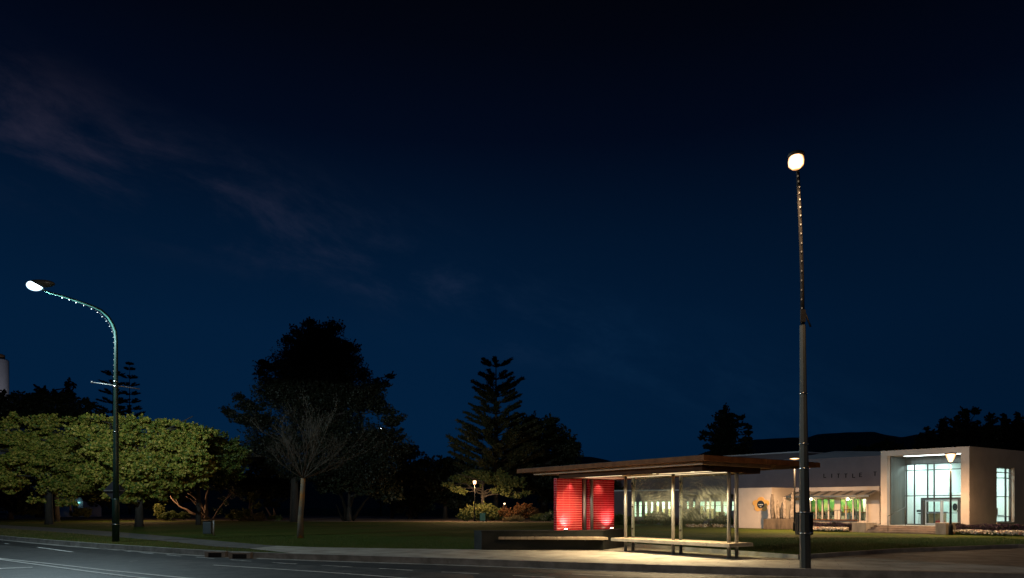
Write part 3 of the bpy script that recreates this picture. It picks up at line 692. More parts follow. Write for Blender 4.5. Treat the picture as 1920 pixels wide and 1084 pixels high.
hd_ = MB(); slab(hd_, 3.64, TW-.43, 1.90, 1.94, 1.80, 2.02); build('header_panel', hd_, MT['frame_dark'], eb)
# interior
it = MB(); slab(it, .251, TW-.251, 9.0, 9.2, BZ, 4.85); slab(it, .251, .27, 2.05, 9.0, BZ, 4.85); slab(it, .251, TW-.251, 2.0, 9.0, 4.75, 4.85); slab(it, .9, 1.7, 6.0, 6.2, BZ, 2.5); slab(it, 2.9, 4.2, 7.0, 7.2, BZ, 2.3)
build('interior_wall', it, MT['white_int'], eb)
fl = MB(); slab(fl, .251, TW-.251, 1.97, 9.0, BZ-.02, BZ+.008); build('interior_floor', fl, MT['concrete'], eb)
swi = MB(); slab(swi, TW-.18, TW-.17, 3.19, 5.24, .62, 3.93); sw = build('side_window', swi, MT['glass'], eb)
sf_ = MB()
for z in (.62, .93, 2.15, 3.28, 3.62, 3.885): slab(sf_, TW-.20, TW-.12, 3.19, 5.24, z, z+.045)
for s in (3.19, 4.62, 5.195): slab(sf_, TW-.205, TW-.115, s, s+.045, .62, 3.93)
build('window_frame', sf_, MT['frame_dark'], sw)
sl_ = MB(); slab(sl_, TW+.002, TW+.06, 3.10, 5.34, .54, .615); slab(sl_, TW+.002, TW+.04, 5.26, 5.34, .62, 3.95); build('window_sill', sl_, MT['white_wall'], sw)
for (t, s) in ((1.4, 3.3), (3.2, 3.6), (1.6, 6.6), (3.4, 6.4)):
    c = B(t, s, 4.7); build('ceiling_light', MB().obox(c-E3*.4-D3*.2, E3*.8, D3*.4, UP*.04), MT['lens_white'], eb)
    lampdata('room_light', 'AREA', tuple(c-UP*.06), 118, (.78, 1.0, .98), eb, size=(.8, .4), aim=tuple(c-UP*2))
c = B(3.9, 4.3, 1.75); lampdata('room_light', 'POINT', tuple(c), 60, (1.0, .78, .5), eb, .1)
# wall uplighters and the small things inside

def furn(name, fn, mat, label, cat, c, group=None):
    r = thing(name, tuple(c), label, cat, group); fn(r, c); return r
def stool(r, c):
    build('seat', MB().lathe((c.x, c.y, c.z+.66), [(.02, -.01), (.17, 0), (.17, .05), (.1, .06)], 14), MT['frame_dark'], r)
    for a in range(4):
        x, y = c.x+.14*math.cos(a*1.57+.7), c.y+.14*math.sin(a*1.57+.7); build('leg', MB().tube([(x, y, c.z), (x*.6+c.x*.4, y*.6+c.y*.4, c.z+.65)], .012, 6), MT['steel'], r)
    build('backrest', MB().obox((c.x-.16, c.y+.15, c.z+.78), (.32, 0, 0), (0, .02, 0), (0, 0, .14)), MT['frame_dark'], r)
for t, s, l in ((2.85, 3.3, 'left steel backed stool just inside the glass doors'), (3.25, 3.2, 'right steel backed stool just inside the glass doors'), (.75, 3.0, 'steel backed stool in the left corner behind the glass front')):
    furn('stool', stool, None, l, 'stool', B(t, s, BZ+.01), 'stools in the entrance hall')
def counter(r, c):
    build('front', MB().obox(c, E3*1.0, D3*.5, UP*.75), MT['timber_pale'], r); build('top', MB().obox(c-E3*.05-D3*.05+UP*.752, E3*1.1, D3*.6, UP*.05), MT['frame_dark'], r)
furn('reception_desk', counter, None, 'pale reception desk with a dark top inside the entrance hall', 'desk', B(.4, 4.2, BZ+.01))
def bag(r, c):
    mb = MB().obox(c-E3*.2, E3*.42, D3*.25, UP*.26); build('body', mb, MT['red_cloth'], r, bevel=.04)
    build('handle', MB().tube([c-E3*.1+D3*.12+UP*.25, c-E3*.06+D3*.12+UP*.36, c+E3*.06+D3*.12+UP*.36, c+E3*.1+D3*.12+UP*.25], .012, 6), MT['red_cloth'], r)
furn('red_bag', bag, None, 'red bag standing on the floor just inside the glass doors', 'bag', B(2.05, 2.4, BZ+.01))
def oval(r, c):
    mb = MB(); mb.smooth = False; nn = 20; b0 = 0
    for q in (0, .02):
        for i in range(nn): a = 2*math.pi*i/nn; mb.v.append(tuple(c+E3*.14*math.cos(a)+UP*.24*math.sin(a)-D3*q))
    mb.face(list(range(nn))); mb.face(list(range(nn, 2*nn))[::-1])
    for i in range(nn): mb.face([i, (i+1) % nn, nn+(i+1) % nn, nn+i])
    build('disc', mb, MT['sign_black'], r)
furn('oval_sign', oval, None, 'black oval sign on the pale wall behind the glass doors', 'sign', B(1.3, 5.97, 1.55))
def shelf(r, c):
    build('board', MB().obox(c, E3*.3, D3*1.4, UP*.04), MT['frame_dark'], r)
    build('panel', MB().obox(c+UP*.05+E3*.1, E3*.02, D3*1.1, UP*.42), MT['timber_pale'], r)
furn('display_shelf', shelf, None, 'display shelf seen through the tall side window', 'shelf', B(4.05, 3.6, 1.0))
for i, (s, h) in enumerate(((3.75, .26), (4.15, .34), (4.4, .22))):
    p = B(4.12, s, 1.04); tag(build('vase', MB().lathe(tuple(p), [(.03, 0), (.055, .05), (.05, h*.5), (.02, h*.8), (.025, h)], 10), MT['stone_grey'], loc=tuple(p)), ('vase nearest the door side on the display shelf', 'tallest vase, in the middle of the display shelf', 'shortest vase, last on the display shelf')[i], 'vase', 'vases on the display shelf')

# terrace, steps, blocks
tr = MB(); tr.obox(B(-3.2, -1.3, 0), E3*(3.2+9.5), D3*1.29, UP*(BZ-.004)); tr.obox(B(-3.2, 0, 0), E3*3.2, D3*6, UP*(BZ-.004)); tr.obox(B(0, 0, 0), E3*TW, D3*1.96, UP*(BZ-.005))
struct('terrace', tr, MT['concrete'])
stp = thing('steps', tuple(B(2.4, -2)), 'flight of broad stone steps rising from the lawn to the entrance', 'steps')
for i in range(4):
    s = MB(); slab(s, .5, 4.3, -2.6+.32*i, -1.302, .108*i+.001, .108*(i+1)); build('step', s, MT['step_stone'], stp, bevel=.01)
for t0, t1, s0, h, lab in ((-.35, .48, -2.4, .60, 'pale stone block at the left end of the steps'), (4.32, 4.85, -2.75, .66, 'pale stone block at the right end of the steps')):
    b = MB(); slab(b, t0, t1, s0, -1.303, 0, h); tag(build('stone_block', b, MT['block_stone'], loc=tuple(B((t0+t1)/2, s0)), bevel=.02), lab, 'stone block', 'blocks flanking the steps')
def handrail(pts, label, foot):
    r = thing('handrail', pts[0], label, 'handrail'); build('rail', MB().tube(pts, .022, 8), MT['frame_dark'], r)
    for p, z in foot: build('post', MB().tube([(p[0], p[1], z), p], .018, 8), MT['frame_dark'], r)
a, b = B(1.75, -2.5, 1.0), B(1.55, -.3, 1.52); a2 = a.lerp(b, .5)
handrail([tuple(a), tuple(a2), tuple(b)], 'sloping dark handrail up the middle of the steps', [(tuple(a), .1), (tuple(b), BZ)])
a, b, c = B(4.95, 6.9, 1.5), B(4.95, 7.6, 1.42), B(4.95, 8.9, 1.1)
handrail([tuple(a), tuple(b), tuple(c)], 'dark handrail at the far right side of the building', [(tuple(a), 0), (tuple(b), 0)])

# ------------------------------------------------------------------ cafe wing with lettering, awning, flower wall
W0 = Vector((25.8, 48, 0))
def C(t, s, z=0): return W0+E3*t+D3*s+UP*z
def cslab(mb, t0, t1, s0, s1, z0, z1): return mb.obox(C(t0, s0, z0), E3*(t1-t0), D3*(s1-s0), UP*(z1-z0))
cw = thing('cafe_wing', tuple(C(-5, 0)), 'low white cafe wing with green lit windows, dark lettering above and a flower sign wall', 'building')
ug = MB(); cslab(ug, -16, 2.5, 0, .3, 2.6, 5.15); cslab(ug, -16, 2.5, .3, 12, 5.0, 5.1); build('upper_wall', ug, MT['grey_wall'], cw)
# stage house behind
sh_ = MB(); sx0 = AT(1499, 66); c0 = Vector((sx0, 66, 0)); 
sh_.obox(c0-E3*26, E3*26, D3*16, UP*ZZ(848.5, 66)); build('rear_hall', sh_, MT['grey_wall'], cw)
rr = MB(); rr.obox(c0-E3*26-E3*.1-D3*.1+UP*(ZZ(848.5, 66)+.003), E3*26.2, D3*16.2, UP*.12); build('rear_roof', rr, MT['roof_metal'], cw)
rr = MB(); q0 = C(2.2, 6.5, 5.11); 
rr.v += [tuple(C(-8.5, .5, 5.11)), tuple(C(2.2, .5, 5.11)), tuple(C(2.2, 9, 5.11)), tuple(C(-8.5, 9, 5.11)), tuple(C(-8.5, 9, 6.35)), tuple(C(.3, 9, 5.75))]
rr.face([0, 1, 5, 4]); rr.face([1, 2, 5]); rr.face([2, 3, 4, 5]); rr.face([3, 0, 4]); rr.face([3, 2, 1, 0]); build('side_roof', rr, MT['roof_metal'], cw)
# cafe front at s=-2: piers, band; windows by photograph columns
def tpx(px, s):                                  # t on plane s that shows at photograph column px
    o = C(0, s); k = (px-CX)/F; return (k*o.y-o.x)/(E3.x-k*E3.y)
SC = -2.0; zw0, zw1 = .60, 2.13
wins = [(1510, 1518), (1520, 1529), (1531.5, 1540.5), (1543, 1552), (1554.5, 1564.5), (1575.5, 1585), (1587, 1598), (1600.5, 1611), (1613.5, 1623.5)]
fw = MB(); edges = [1447]+[e for w in wins for e in w]+[1700]
for i in range(0, len(edges), 2):
    a, b = tpx(edges[i], SC), tpx(edges[i+1], SC); a = max(a, tpx(1447, SC)); b = min(b, 1.0)
    cslab(fw, a, b, SC, SC+.07, BZ-.02, 2.3)
for a, b in wins: cslab(fw, tpx(a, SC), tpx(b, SC), SC, SC+.07, BZ-.02, zw0); cslab(fw, tpx(a, SC), tpx(b, SC), SC, SC+.07, zw1, 2.3)
cslab(fw, tpx(1447, SC), 1.0, SC, SC+.25, 2.302, 2.66)
build('cafe_wall', fw, MT['white_wall'], cw)
fa = MB(); cslab(fa, tpx(1447, SC)+.1, 1.05, SC-.12, -.001, 2.68, 2.95); build('fascia', fa, MT['white_wall'], cw)
for a, b in wins:
    w_ = MB(); cslab(w_, tpx(a, SC)+.01, tpx(b, SC)-.01, SC+.035, SC+.04, zw0, zw1); wo = build('window', w_, MT['glass'], cw)
    f_ = MB(); ta, tb = tpx(a, SC), tpx(b, SC); 
    cslab(f_, ta, ta+.02, SC+.015, SC+.06, zw0, zw1); cslab(f_, tb-.02, tb, SC+.015, SC+.06, zw0, zw1); cslab(f_, ta+.035, tb-.035, SC+.015, SC+.06, zw1-.04, zw1); cslab(f_, ta+.035, tb-.035, SC+.015, SC+.06, zw0, zw0+.04)
    build('frame', f_, MT['frame_dark'], wo)
ci = MB(); t0, t1 = tpx(1447, SC), 1.0
cslab(ci, t0, t1, 1.6, 1.8, BZ, 2.6); build('cafe_back_wall', ci, MT['green_int'], cw)
ci = MB(); cslab(ci, t0, t1, -1.75, 1.6, 2.5, 2.6); cslab(ci, t0, t0+.1, -1.75, 1.6, BZ, 2.5); cslab(ci, t1-.1, t1, -1.75, 1.6, BZ, 2.5)
cslab(ci, tpx(1562, SC)+.3, tpx(1602, SC)+.4, 1.0, 1.2, BZ, 2.5); build('cafe_inner_wall', ci, MT['warm_int'], cw)
cf = MB(); cslab(cf, t0, t1, -1.75, 1.6, BZ-.02, BZ+.006); build('cafe_floor', cf, MT['concrete'], cw)
for t in (-4.5, -2.9, -1.4, .2):
    lampdata('cafe_light', 'AREA', tuple(C(t, .5, 2.42)), 40, (1.0, .93, .62), cw, size=(.8, .5), aim=tuple(C(t, 1.6, 1.0)))
# letters on the upper wall
def strokes(ch):
    return {'L': [(0, 0, .12, 1), (.12, 0, .6, .13)], 'I': [(.22, 0, .36, 1)], 'T': [(.27, 0, .40, .88), (0, .88, .67, 1)], 'E': [(0, 0, .12, 1), (.12, 0, .6, .12), (.12, .45, .5, .56), (.12, .88, .6, 1)]}[ch]
for ch, px in zip('LITTLET', (1544.5, 1557.5, 1569.5, 1583.5, 1598.5, 1611.5, 1638)):
    mb = MB(); t = tpx(px, 0); o = C(t, -.03); zb = ZZ(896 if px < 1600 else (894.5 if px < 1630 else 892.5), o.y); H = .30
    for x0, y0, x1, y1 in strokes(ch): mb.obox(o+E3*(x0*H)+UP*(zb+y0*H), E3*((x1-x0)*H), D3*.028, UP*((y1-y0)*H))
    build('letter', mb, MT['letter'], cw)
# flower wall
SB = -4.5; t0, t1 = tpx(1376, SB), tpx(1447, SB)
fb = MB(); cslab(fb, t0, t1, SB, -.002, -.05, 2.95); build('flower_wall', fb, MT['white_wall'], cw)
fc_ = C(tpx(1427, SB), SB); zc = ZZ(946, fc_.y)
fs = thing('flower_sign', (fc_.x, fc_.y, zc), 'golden five petal flower sign with a black oval and white lettering on the white wall', 'sign')
mb = MB(); nn = 60; n0 = 0
for q in (.005, .035):
    for i in range(nn):
        a = 2*math.pi*i/nn; r = .36+.165*abs(math.cos(2.5*(a-math.pi/2)))**.75
        mb.v.append(tuple(fc_+E3*r*math.cos(a)*1.25+UP*(zc+r*math.sin(a)*1.05)-D3*q))
mb.face(list(range(nn))); mb.face(list(range(nn, 2*nn))[::-1])
for i in range(nn): mb.face([i, (i+1) % nn, nn+(i+1) % nn, nn+i])
build('petals', mb, MT['gold'], fs)
mb = MB(); nn = 28
for q in (.036, .05):
    for i in range(nn): a = 2*math.pi*i/nn; mb.v.append(tuple(fc_+E3*.27*math.cos(a)+UP*(zc+.29*math.sin(a))-D3*q))
mb.face(list(range(nn))); mb.face(list(range(nn, 2*nn))[::-1])
for i in range(nn): mb.face([i, (i+1) % nn, nn+(i+1) % nn, nn+i])
build('oval', mb, MT['sign_black'], fs)
def words(txt, size, base, dirx, parent, mat, name='lettering'):
    cu = bpy.data.curves.new(name, 'FONT'); cu.body = txt; cu.size = size; cu.align_x = 'CENTER'; cu.align_y = 'CENTER'; cu.extrude = .002; cu.offset = .002
    tmp = bpy.data.objects.new('tmp', cu); COL.objects.link(tmp); dg = bpy.context.evaluated_depsgraph_get()
    me = bpy.data.meshes.new_from_object(tmp.evaluated_get(dg)); bpy.data.objects.remove(tmp)
    x = dirx.normalized(); z = UP; y = z.cross(x)
    R = Matrix((x, z, -y)).transposed().to_4x4()      # text x -> along the wall, text y -> up
    me.transform(Matrix.Translation(base-WL[parent])@R); me.materials.clear(); me.materials.append(mat)
    return link(name, me, parent)
words('entice', .15, fc_-D3*.055+UP*zc, E3, fs, MT['sign_white']); words('cafe', .08, fc_-D3*.055+UP*(zc-.15), E3, fs, MT['sign_white'])
# awning
aw = thing('awning', tuple(C(-3, -2.6, 2.3)), 'sloping pale awning on dark ribs above the cafe windows', 'awning')
ta, tb = tpx(1447, SC)+.25, 1.0
mb = MB(); mb.obox(C(ta, -2.13, 2.62), E3*(tb-ta), -D3*1.0-UP*.30, UP*.02); build('sheet', mb, MT['awning'], aw)
mb = MB()
for i in range(10):
    t = ta+(tb-ta)*(i+.5)/10; mb.obox(C(t, -2.13, 2.643), E3*.20, -D3*1.0-UP*.30, UP*.03)
build('rib', mb, MT['frame_dark'], aw)
mb = MB(); mb.obox(C(ta, -3.135, 2.22), E3*(tb-ta), -D3*.06, UP*.12); build('front_beam', mb, MT['frame_dark'], aw)
for t in (ta+.05, tb-.9): build('support_post', MB().obox(C(t, -3.13, BZ), E3*.05, D3*.05, UP*1.79), MT['frame_dark'], aw)
for px, l in ((1521, 'bright wall lamp under the awning nearest the grey pole'), (1589.5, 'bright wall lamp under the awning in the middle of the cafe windows')):
    t = tpx(px, SC-.25); p = C(t, SC-.25, ZZ(936, C(t, SC-.25).y)); r = thing('wall_lamp', tuple(p), l, 'wall lamp', 'wall lamps under the awning')
    build('globe', MB().ball(p, .085, 12, 8), MT['lens_shop'], r); build('bracket', MB().obox(p+D3*.08+UP*.05-E3*.02, E3*.04, D3*.165, UP*.04), MT['frame_dark'], r)
    lampdata('lamp_light', 'POINT', tuple(p-D3*.18), 7, (1.0, .80, .45), r, .06)
# inside the cafe: tables and chairs, bottles on the bar, a menu board
def table(r, c):
    build('tabletop', MB().lathe((c.x, c.y, c.z+.70), [(.30, 0), (.32, .01), (.32, .035)], 16), MT['timber_pale'], r); build('stem', MB().tube([c, c+UP*.70], .03, 8), MT['frame_dark'], r); build('foot', MB().lathe(tuple(c), [(.2, 0), (.2, .02), (.05, .04)], 12), MT['frame_dark'], r)
def chair(r, c):
    build('seat', MB().box((c.x, c.y, c.z+.42), (.36, .36, .035), .8), MT['frame_dark'], r)
    build('backrest', MB().obox(c+UP*.5-E3*.18+D3*.16, E3*.36, D3*.025, UP*.32), MT['frame_dark'], r)
    for a in range(4):
        q = c+E3*(.14 if a % 2 else -.14)+D3*(.14 if a > 1 else -.14); build('leg', MB().tube([q, q+UP*.42], .013, 6), MT['steel'], r)
for i, px in enumerate((1524, 1545, 1585, 1618)):
    lab = ('cafe table behind the first green window from the grey pole', 'cafe table behind the fourth green window', 'cafe table behind the window with the menu board', 'cafe table behind the last green window')[i]
    furn('cafe_table', table, None, lab, 'table', C(tpx(px, -1.1), -1.1, BZ+.006), 'tables in the cafe')
    furn('cafe_chair', chair, None, lab.replace('cafe table', 'dark cafe chair'), 'chair', C(tpx(px, -1.1)+.5, -.9, BZ+.006), 'chairs in the cafe')
def bar(r, c):
    build('front', MB().obox(c, E3*4.6, D3*.5, UP*.72), MT['white_int'], r); build('top', MB().obox(c-D3*.04+UP*.722, E3*4.6, D3*.58, UP*.04), MT['timber_dark'], r)
furn('cafe_bar', bar, None, 'long white bar counter behind the cafe windows', 'counter', C(-5.2, .2, BZ+.006))
for i in range(16):
    p = C(-5.1+i*.28, .35+.1*(i % 2), BZ+.771); h = .20+.07*((i*7) % 4)
    o = build('bottle', MB().lathe(tuple(p), [(.035, 0), (.04, .01), (.04, h*.6), (.015, h*.75), (.015, h)], 8), MT[('petal_white', 'stone_grey', 'gold', 'sign_black')[(i*5) % 4] if (i*5) % 4 else 'sign_white'], loc=tuple(p))
    tag(o, 'small bottle standing on the bar counter behind the cafe windows', 'bottle', 'bottles on the cafe bar')
mbd = C(tpx(1583, -1.5), -1.55, 1.15)
r = thing('menu_board', tuple(mbd), 'orange and brown menu board hanging in a cafe window', 'menu board')
build('board', MB().obox(mbd, E3*.30, D3*.02, UP*.48), MT['gold'], r)
mb = MB()
for i in range(5): mb.obox(mbd-D3*.004+E3*.03+UP*(.06+.085*i), E3*(.24-.05*(i % 3)), D3*.003, UP*.035)
build('print', mb, MT['timber_dark'], r)
# terrace edge wall, rail, planters
mb = MB(); mb.obox(B(-3.2, -1.66, 0), E3*2.75, D3*.18, UP*.70)
tw_ = thing('terrace_wall', tuple(B(-4, -1.6)), 'low pale retaining wall with a brown capping rail in front of the cafe', 'wall')
build('wall_body', mb, MT['block_stone'], tw_); build('capping', MB().obox(B(-3.2, -1.70, .702), E3*2.7, D3*.26, UP*.06), MT['timber_dark'], tw_)
a, b, c = B(-2.45, -1.5, 1.32), B(-1.75, -1.5, 1.34), B(-1.0, -1.4, 1.38)
handrail([tuple(a), tuple(b), tuple(c)], 'thin dark rail on the terrace wall before the cafe windows', [(tuple(a), .76), (tuple(b), .76), (tuple(c), BZ)])

def bedline(t0, t1, s, n, width, z0, z1):
    t = t0+(t1-t0)*RNG.random(n); w = s+(RNG.random(n)-.5)*width
    P = np.array([tuple(B(a, b, 0)) for a, b in zip(t, w)]); P[:, 2] = z0+(z1-z0)*RNG.random(n); return P
def planter(t0, t1, s, lab_l, lab_w, hl):
    c = B((t0+t1)/2, s)
    L_ = abs(t1-t0); r = thing('lavender_hedge', (c.x, c.y, 0), lab_l, 'lavender hedge')
    P = bedline(t0, t1, s, int(2600*L_), .55, .12, hl); N = RNG.normal(size=P.shape)*.35; N[:, 2] = 1
    nz = .5+.5*np.sin(P[:, 0]*4.1+1.3*np.sin(P[:, 1]*2.7)); P[:, 2] *= .86+.16*nz
    leaves('foliage', P, .13, MT['lavender'], r, N, asp=.22)
    c2 = B((t0+t1)/2, s-.55); r = thing('flower_border', (c2.x, c2.y, 0), lab_w, 'flower bed')
    P = bedline(t0, t1, s-.60, int(900*L_), .42, .02, .16); leaves('foliage', P, .10, MT['leaf_mid'], r)
    P = bedline(t0, t1, s-.62, int(800*L_), .46, .10, .28); 
    keep = np.sin(P[:, 0]*5.3)+np.sin(P[:, 1]*7.1+P[:, 0]*2)+RNG.normal(size=len(P))*.6 > -.6
    leaves('blossom', P[keep], .10, MT['petal_white'], r, asp=.9, second=(MT['petal_red'], .10))
planter(-3.1, -.45, -2.1, 'purple lavender hedge in front of the cafe terrace wall', 'border of pale flowers on the lawn edge below the cafe', .58)
planter(4.95, 11.0, -1.75, 'purple lavender hedge right of the entrance steps', 'border of pale flowers on the lawn edge right of the steps', .60)
# sculpture
PL = AT(1431, 47.6); pd = 47.6
sc = thing('sculpture', (PL+1.2, pd, 0), 'row of five tall weathered stone slabs standing on a dark stone plinth', 'sculpture')
build('plinth', MB().obox((PL, pd, 0), E3*1.35+Vector((1.65, .5, 0)), D3*.9, UP*(ZZ(972.8, pd))), MT['plinth'], sc, bevel=.02)
zp = ZZ(972.8, pd)+.001
def stone(px, ytop, wtop, wmid, wbot, lean, mat, dz=0, dd=.45):
    d = pd+dd; x = AT(px, d); H = ZZ(ytop, d)-zp; mb = MB(); mb.smooth = True; n = 14; rows = 12; th = .16
    b0 = 0
    for j in range(rows+1):
        f = j/rows; w = (wbot*(1-f)**2+2*wmid*2*f*(1-f)*.5*2*.5+wtop*f*f) if False else (wbot+(wmid-wbot)*math.sin(min(f/.55, 1)*math.pi/2) if f < .55 else wmid+(wtop-wmid)*((f-.55)/.45)**1.6)
        for k in range(n):
            a = 2*math.pi*k/n; jit = 1+.07*math.sin(3*a+j*1.7)+.04*random.uniform(-1, 1)
            mb.v.append((x+lean*f+w/2*math.cos(a)*jit, d+th/2*math.sin(a)*jit*(.7+.5*(1-f)), zp+H*f*(1+.012*math.sin(a*2) if j == rows else 1)))
    for j in range(rows):
        for k in range(n): a = j*n+k; b = j*n+(k+1) % n; mb.face([a, b, b+n, a+n])
    mb.smooth = False; mb.face(list(range(n))[::-1]); mb.face([rows*n+k for k in range(n)])
    build('standing_stone', mb, mat, sc)
stone(1448, 927, .16, .29, .20, 0, MT['stone_grey']); stone(1459.5, 938, .06, .20, .22, -.06, MT['stone_pale'], dd=.7); stone(1465.5, 942, .08, .22, .22, .06, MT['stone_black'], dd=.6)
stone(1471, 932, .22, .26, .22, -.02, MT['stone_pale']); stone(1485, 922, .10, .25, .32, .03, MT['stone_pale'])

# ------------------------------------------------------------------ far wing seen through the shelter glass
d0, d1 = 63.0, 58.0; xa, xb = AT(1160, d0), AT(1388, d1)
A_ = Vector((xa, d0, 0)); T_ = (Vector((xb, d1, 0))-A_); LW = T_.length; T_.normalize(); N_ = Vector((-T_.y, T_.x, 0))
def FW(u, n, z=0): return A_+T_*u+N_*n+UP*z
def upx(px):
    k = (px-CX)/F; return (k*A_.y-A_.x)/(T_.x-k*T_.y)
fw_ = thing('library_wing', tuple(FW(LW/2, 0)), 'long low wing with a row of tall narrow lit windows, seen through the shelter', 'building')
wn = [(1187.5, 1193, 969), (1197, 1203, 969), (1208, 1213.5, 969), (1219, 1224.5, 969), (1229.5, 1235.5, 969), (1240, 1246.5, 969), (1251.5, 1257, 969), (1287, 1291.5, 954), (1298, 1303.5, 963), (1312, 1321, 972), (1323.5, 1330, 972), (1332, 1339, 972), (1341, 1351.5, 972), (1355.5, 1363.5, 966), (1371.5, 1377, 957)]
zt_ = ZZ(940.8, 61); mb = MB()
ed = [1150]+[e for w in wn for e in w[:2]]+[1388]
def fslab(mb, u0, u1, n0, n1, z0, z1): return mb.obox(FW(u0, n0, z0), T_*(u1-u0), N_*(n1-n0), UP*(z1-z0))
for i in range(0, len(ed), 2): fslab(mb, upx(ed[i]), upx(ed[i+1]), 0, .3, 0, zt_)
for a, b, yb in wn: fslab(mb, upx(a), upx(b), 0, .3, 0, ZZ(yb, 61))
fslab(mb, upx(1150), upx(1388), 0, .3, zt_, 3.0)
build('wall', mb, MT['grey_wall'], fw_)
mb = MB(); fslab(mb, upx(1150), upx(1388), -.1, 6.0, 3.002, 3.1); build('roof', mb, MT['roof_metal'], fw_)
for a, b, yb in wn:
    m_ = MB(); u0, u1 = upx(a), upx(b); z0 = ZZ(yb, 61); fslab(m_, u0, u1, .15, .16, z0, zt_); wo = build('window', m_, MT['glass'], fw_)
    f_ = MB(); fslab(f_, u0, u1, .12, .14, zt_-.36, zt_-.32)
    if yb > 965: fslab(f_, u0, u1, .12, .14, zt_-1.08, zt_-1.04)
    fslab(f_, u0, u0+.03, .12, .145, z0, zt_); fslab(f_, u1-.03, u1, .12, .145, z0, zt_); build('frame', f_, MT['frame_dark'], wo)
mb = MB(); fslab(mb, upx(1152), upx(1386), 3.0, 3.2, 0, 2.9); fslab(mb, upx(1152), upx(1386), .31, 3.0, 2.5, 2.6); fslab(mb, upx(1276), upx(1278), .31, 3.0, 0, 2.5); build('inner_wall', mb, MT['white_int'], fw_)
mb = MB()
for i in range(9):
    u = upx(1190)+i*.95; fslab(mb, u, u+.75, 2.6, 2.99, .4, .9+.25*((i*3) % 4))
build('bookcase', mb, MT['timber_pale'], fw_)
for i, px in enumerate((1192, 1215, 1240, 1300, 1335, 1370)):
    p = FW(upx(px), 1.5, 2.42); lampdata('room_light', 'AREA', tuple(p), (170, 170, 170, 80, 75, 100)[i], (.80, 1.0, .72), fw_, size=(1.2, .4), aim=tuple(p-UP))

# ------------------------------------------------------------------ vegetation
def tube_path(p0, p1, sag=.0, wob=.1, n=6):
    p0, p1 = Vector(p0), Vector(p1); L = (p1-p0).length; out = []
    for i in range(n+1):
        f = i/n; q = p0.lerp(p1, f); q.z += sag*L*math.sin(math.pi*f)
        if 0 < i < n: q += Vector((random.uniform(-1, 1), random.uniform(-1, 1), random.uniform(-.5, .5)))*wob*L*.12
        out.append(q)
    return out
def blobpoints(blobs, d, n, depth=1.0, sub=.33, shell=.5, spray=.8, zf=.7, cl=90):
    """blobs in photograph columns/rows -> clumps of points in real ellipsoids around distance d"""
    out = []; area = np.array([b[2]*b[3] for b in blobs], float); area /= area.sum(); C_ = []
    for b, a in zip(blobs, area):
        rx, rz = b[2]/F*d, b[3]/F*d; ry = max(rx, rz)*depth
        dj = b[4] if len(b) > 4 else random.uniform(-.5, .5)*ry
        c = np.array((AT(b[0], d), d+dj, ZZ(b[1], d))); C_.append((c, rx, ry, rz))
        nb = max(int(n*a), 30); k = max(int(4+nb/cl), 5)
        u = RNG.normal(size=(k, 3)); u /= np.linalg.norm(u, axis=1, keepdims=True)
        rr = (shell+(1-shell)*RNG.random((k, 1)))*.86
        cc = c+u*rr*np.array((rx, ry, rz)); rad = sub*(.6+.7*RNG.random((k, 1)))*min(rx, rz)+.12
        idx = RNG.integers(0, k, nb); g = RNG.normal(size=(nb, 3)); g /= np.maximum(np.linalg.norm(g, axis=1, keepdims=True), .8)
        out.append(cc[idx]+g*rad[idx]*np.array((1, 1, zf)))
        ks = max(int(k*spray), 3); sd = RNG.normal(size=(ks, 3)); sd /= np.linalg.norm(sd, axis=1, keepdims=True)
        st = c+sd*np.array((rx, ry, rz))*.72; dv = sd*np.array((1, 1, .6))+np.array((0, 0, .35)); dv /= np.linalg.norm(dv, axis=1, keepdims=True)
        ln = min(rx, rz)*(.35+.5*RNG.random((ks, 1)))+.15; ms = max(int(nb*.30/ks), 5); si = np.repeat(np.arange(ks), ms); fr = RNG.random((ks*ms, 1))
        out.append(st[si]+dv[si]*ln[si]*fr+RNG.normal(size=(ks*ms, 3))*ln[si]*.16*(1.15-fr))
    return np.concatenate(out), C_
def tree(name, label, px, d, ybase, blobs, n, leaf, mat, trunk_r, bark='bark', group=None, depth=1.0, sub=.33, cat='tree', fork=.45, limbs=12, shell=.5, lean=0, asp=.6, flat=0.0, second=None, z0=0.0, spray=.8, zf=.7, cl=90):
    x = AT(px, d); r = thing(name, (x, d, z0), label, cat, group)
    P, cs = blobpoints(blobs, d, n, depth, sub, shell, spray, zf, cl)
    P = P[P[:, 2] > z0+.15]
    top = max(c[2]+rz*.3 for c, rx, ry, rz in cs); hz = z0+(top-z0)*fork
    tp = [(x, d, z0), (x+lean*.3, d, z0+(hz-z0)*.5), (x+lean, d, hz)]
    tm = MB().tube([(x, d, z0-.05)]+tp[1:], [trunk_r*1.25, trunk_r*.95, trunk_r*.75], 10)
    tm.tube([tp[2], (x+lean*1.2, d, hz+(top-hz)*.6), (cs[0][0][0], cs[0][0][1], top)], [trunk_r*.7, trunk_r*.45, trunk_r*.12], 8)
    for c, rx, ry, rz in random.sample(cs, min(limbs, len(cs))):
        h0 = hz+(top-hz)*max(min((c[2]-hz)/max(top-hz, .1)*.6, .8), 0) if c[2] > hz else hz*.92
        tm.tube(tube_path((x+lean, d, min(h0, max(c[2]-.2, hz*.7))), tuple(c), .06, .8), [trunk_r*.42*(1-.13*i) for i in range(7)], 6)
    build('trunk', tm, MT[bark], r)
    leaves('crown', P, leaf, MT[mat], r, asp=asp, flat=flat, second=second)
    return r
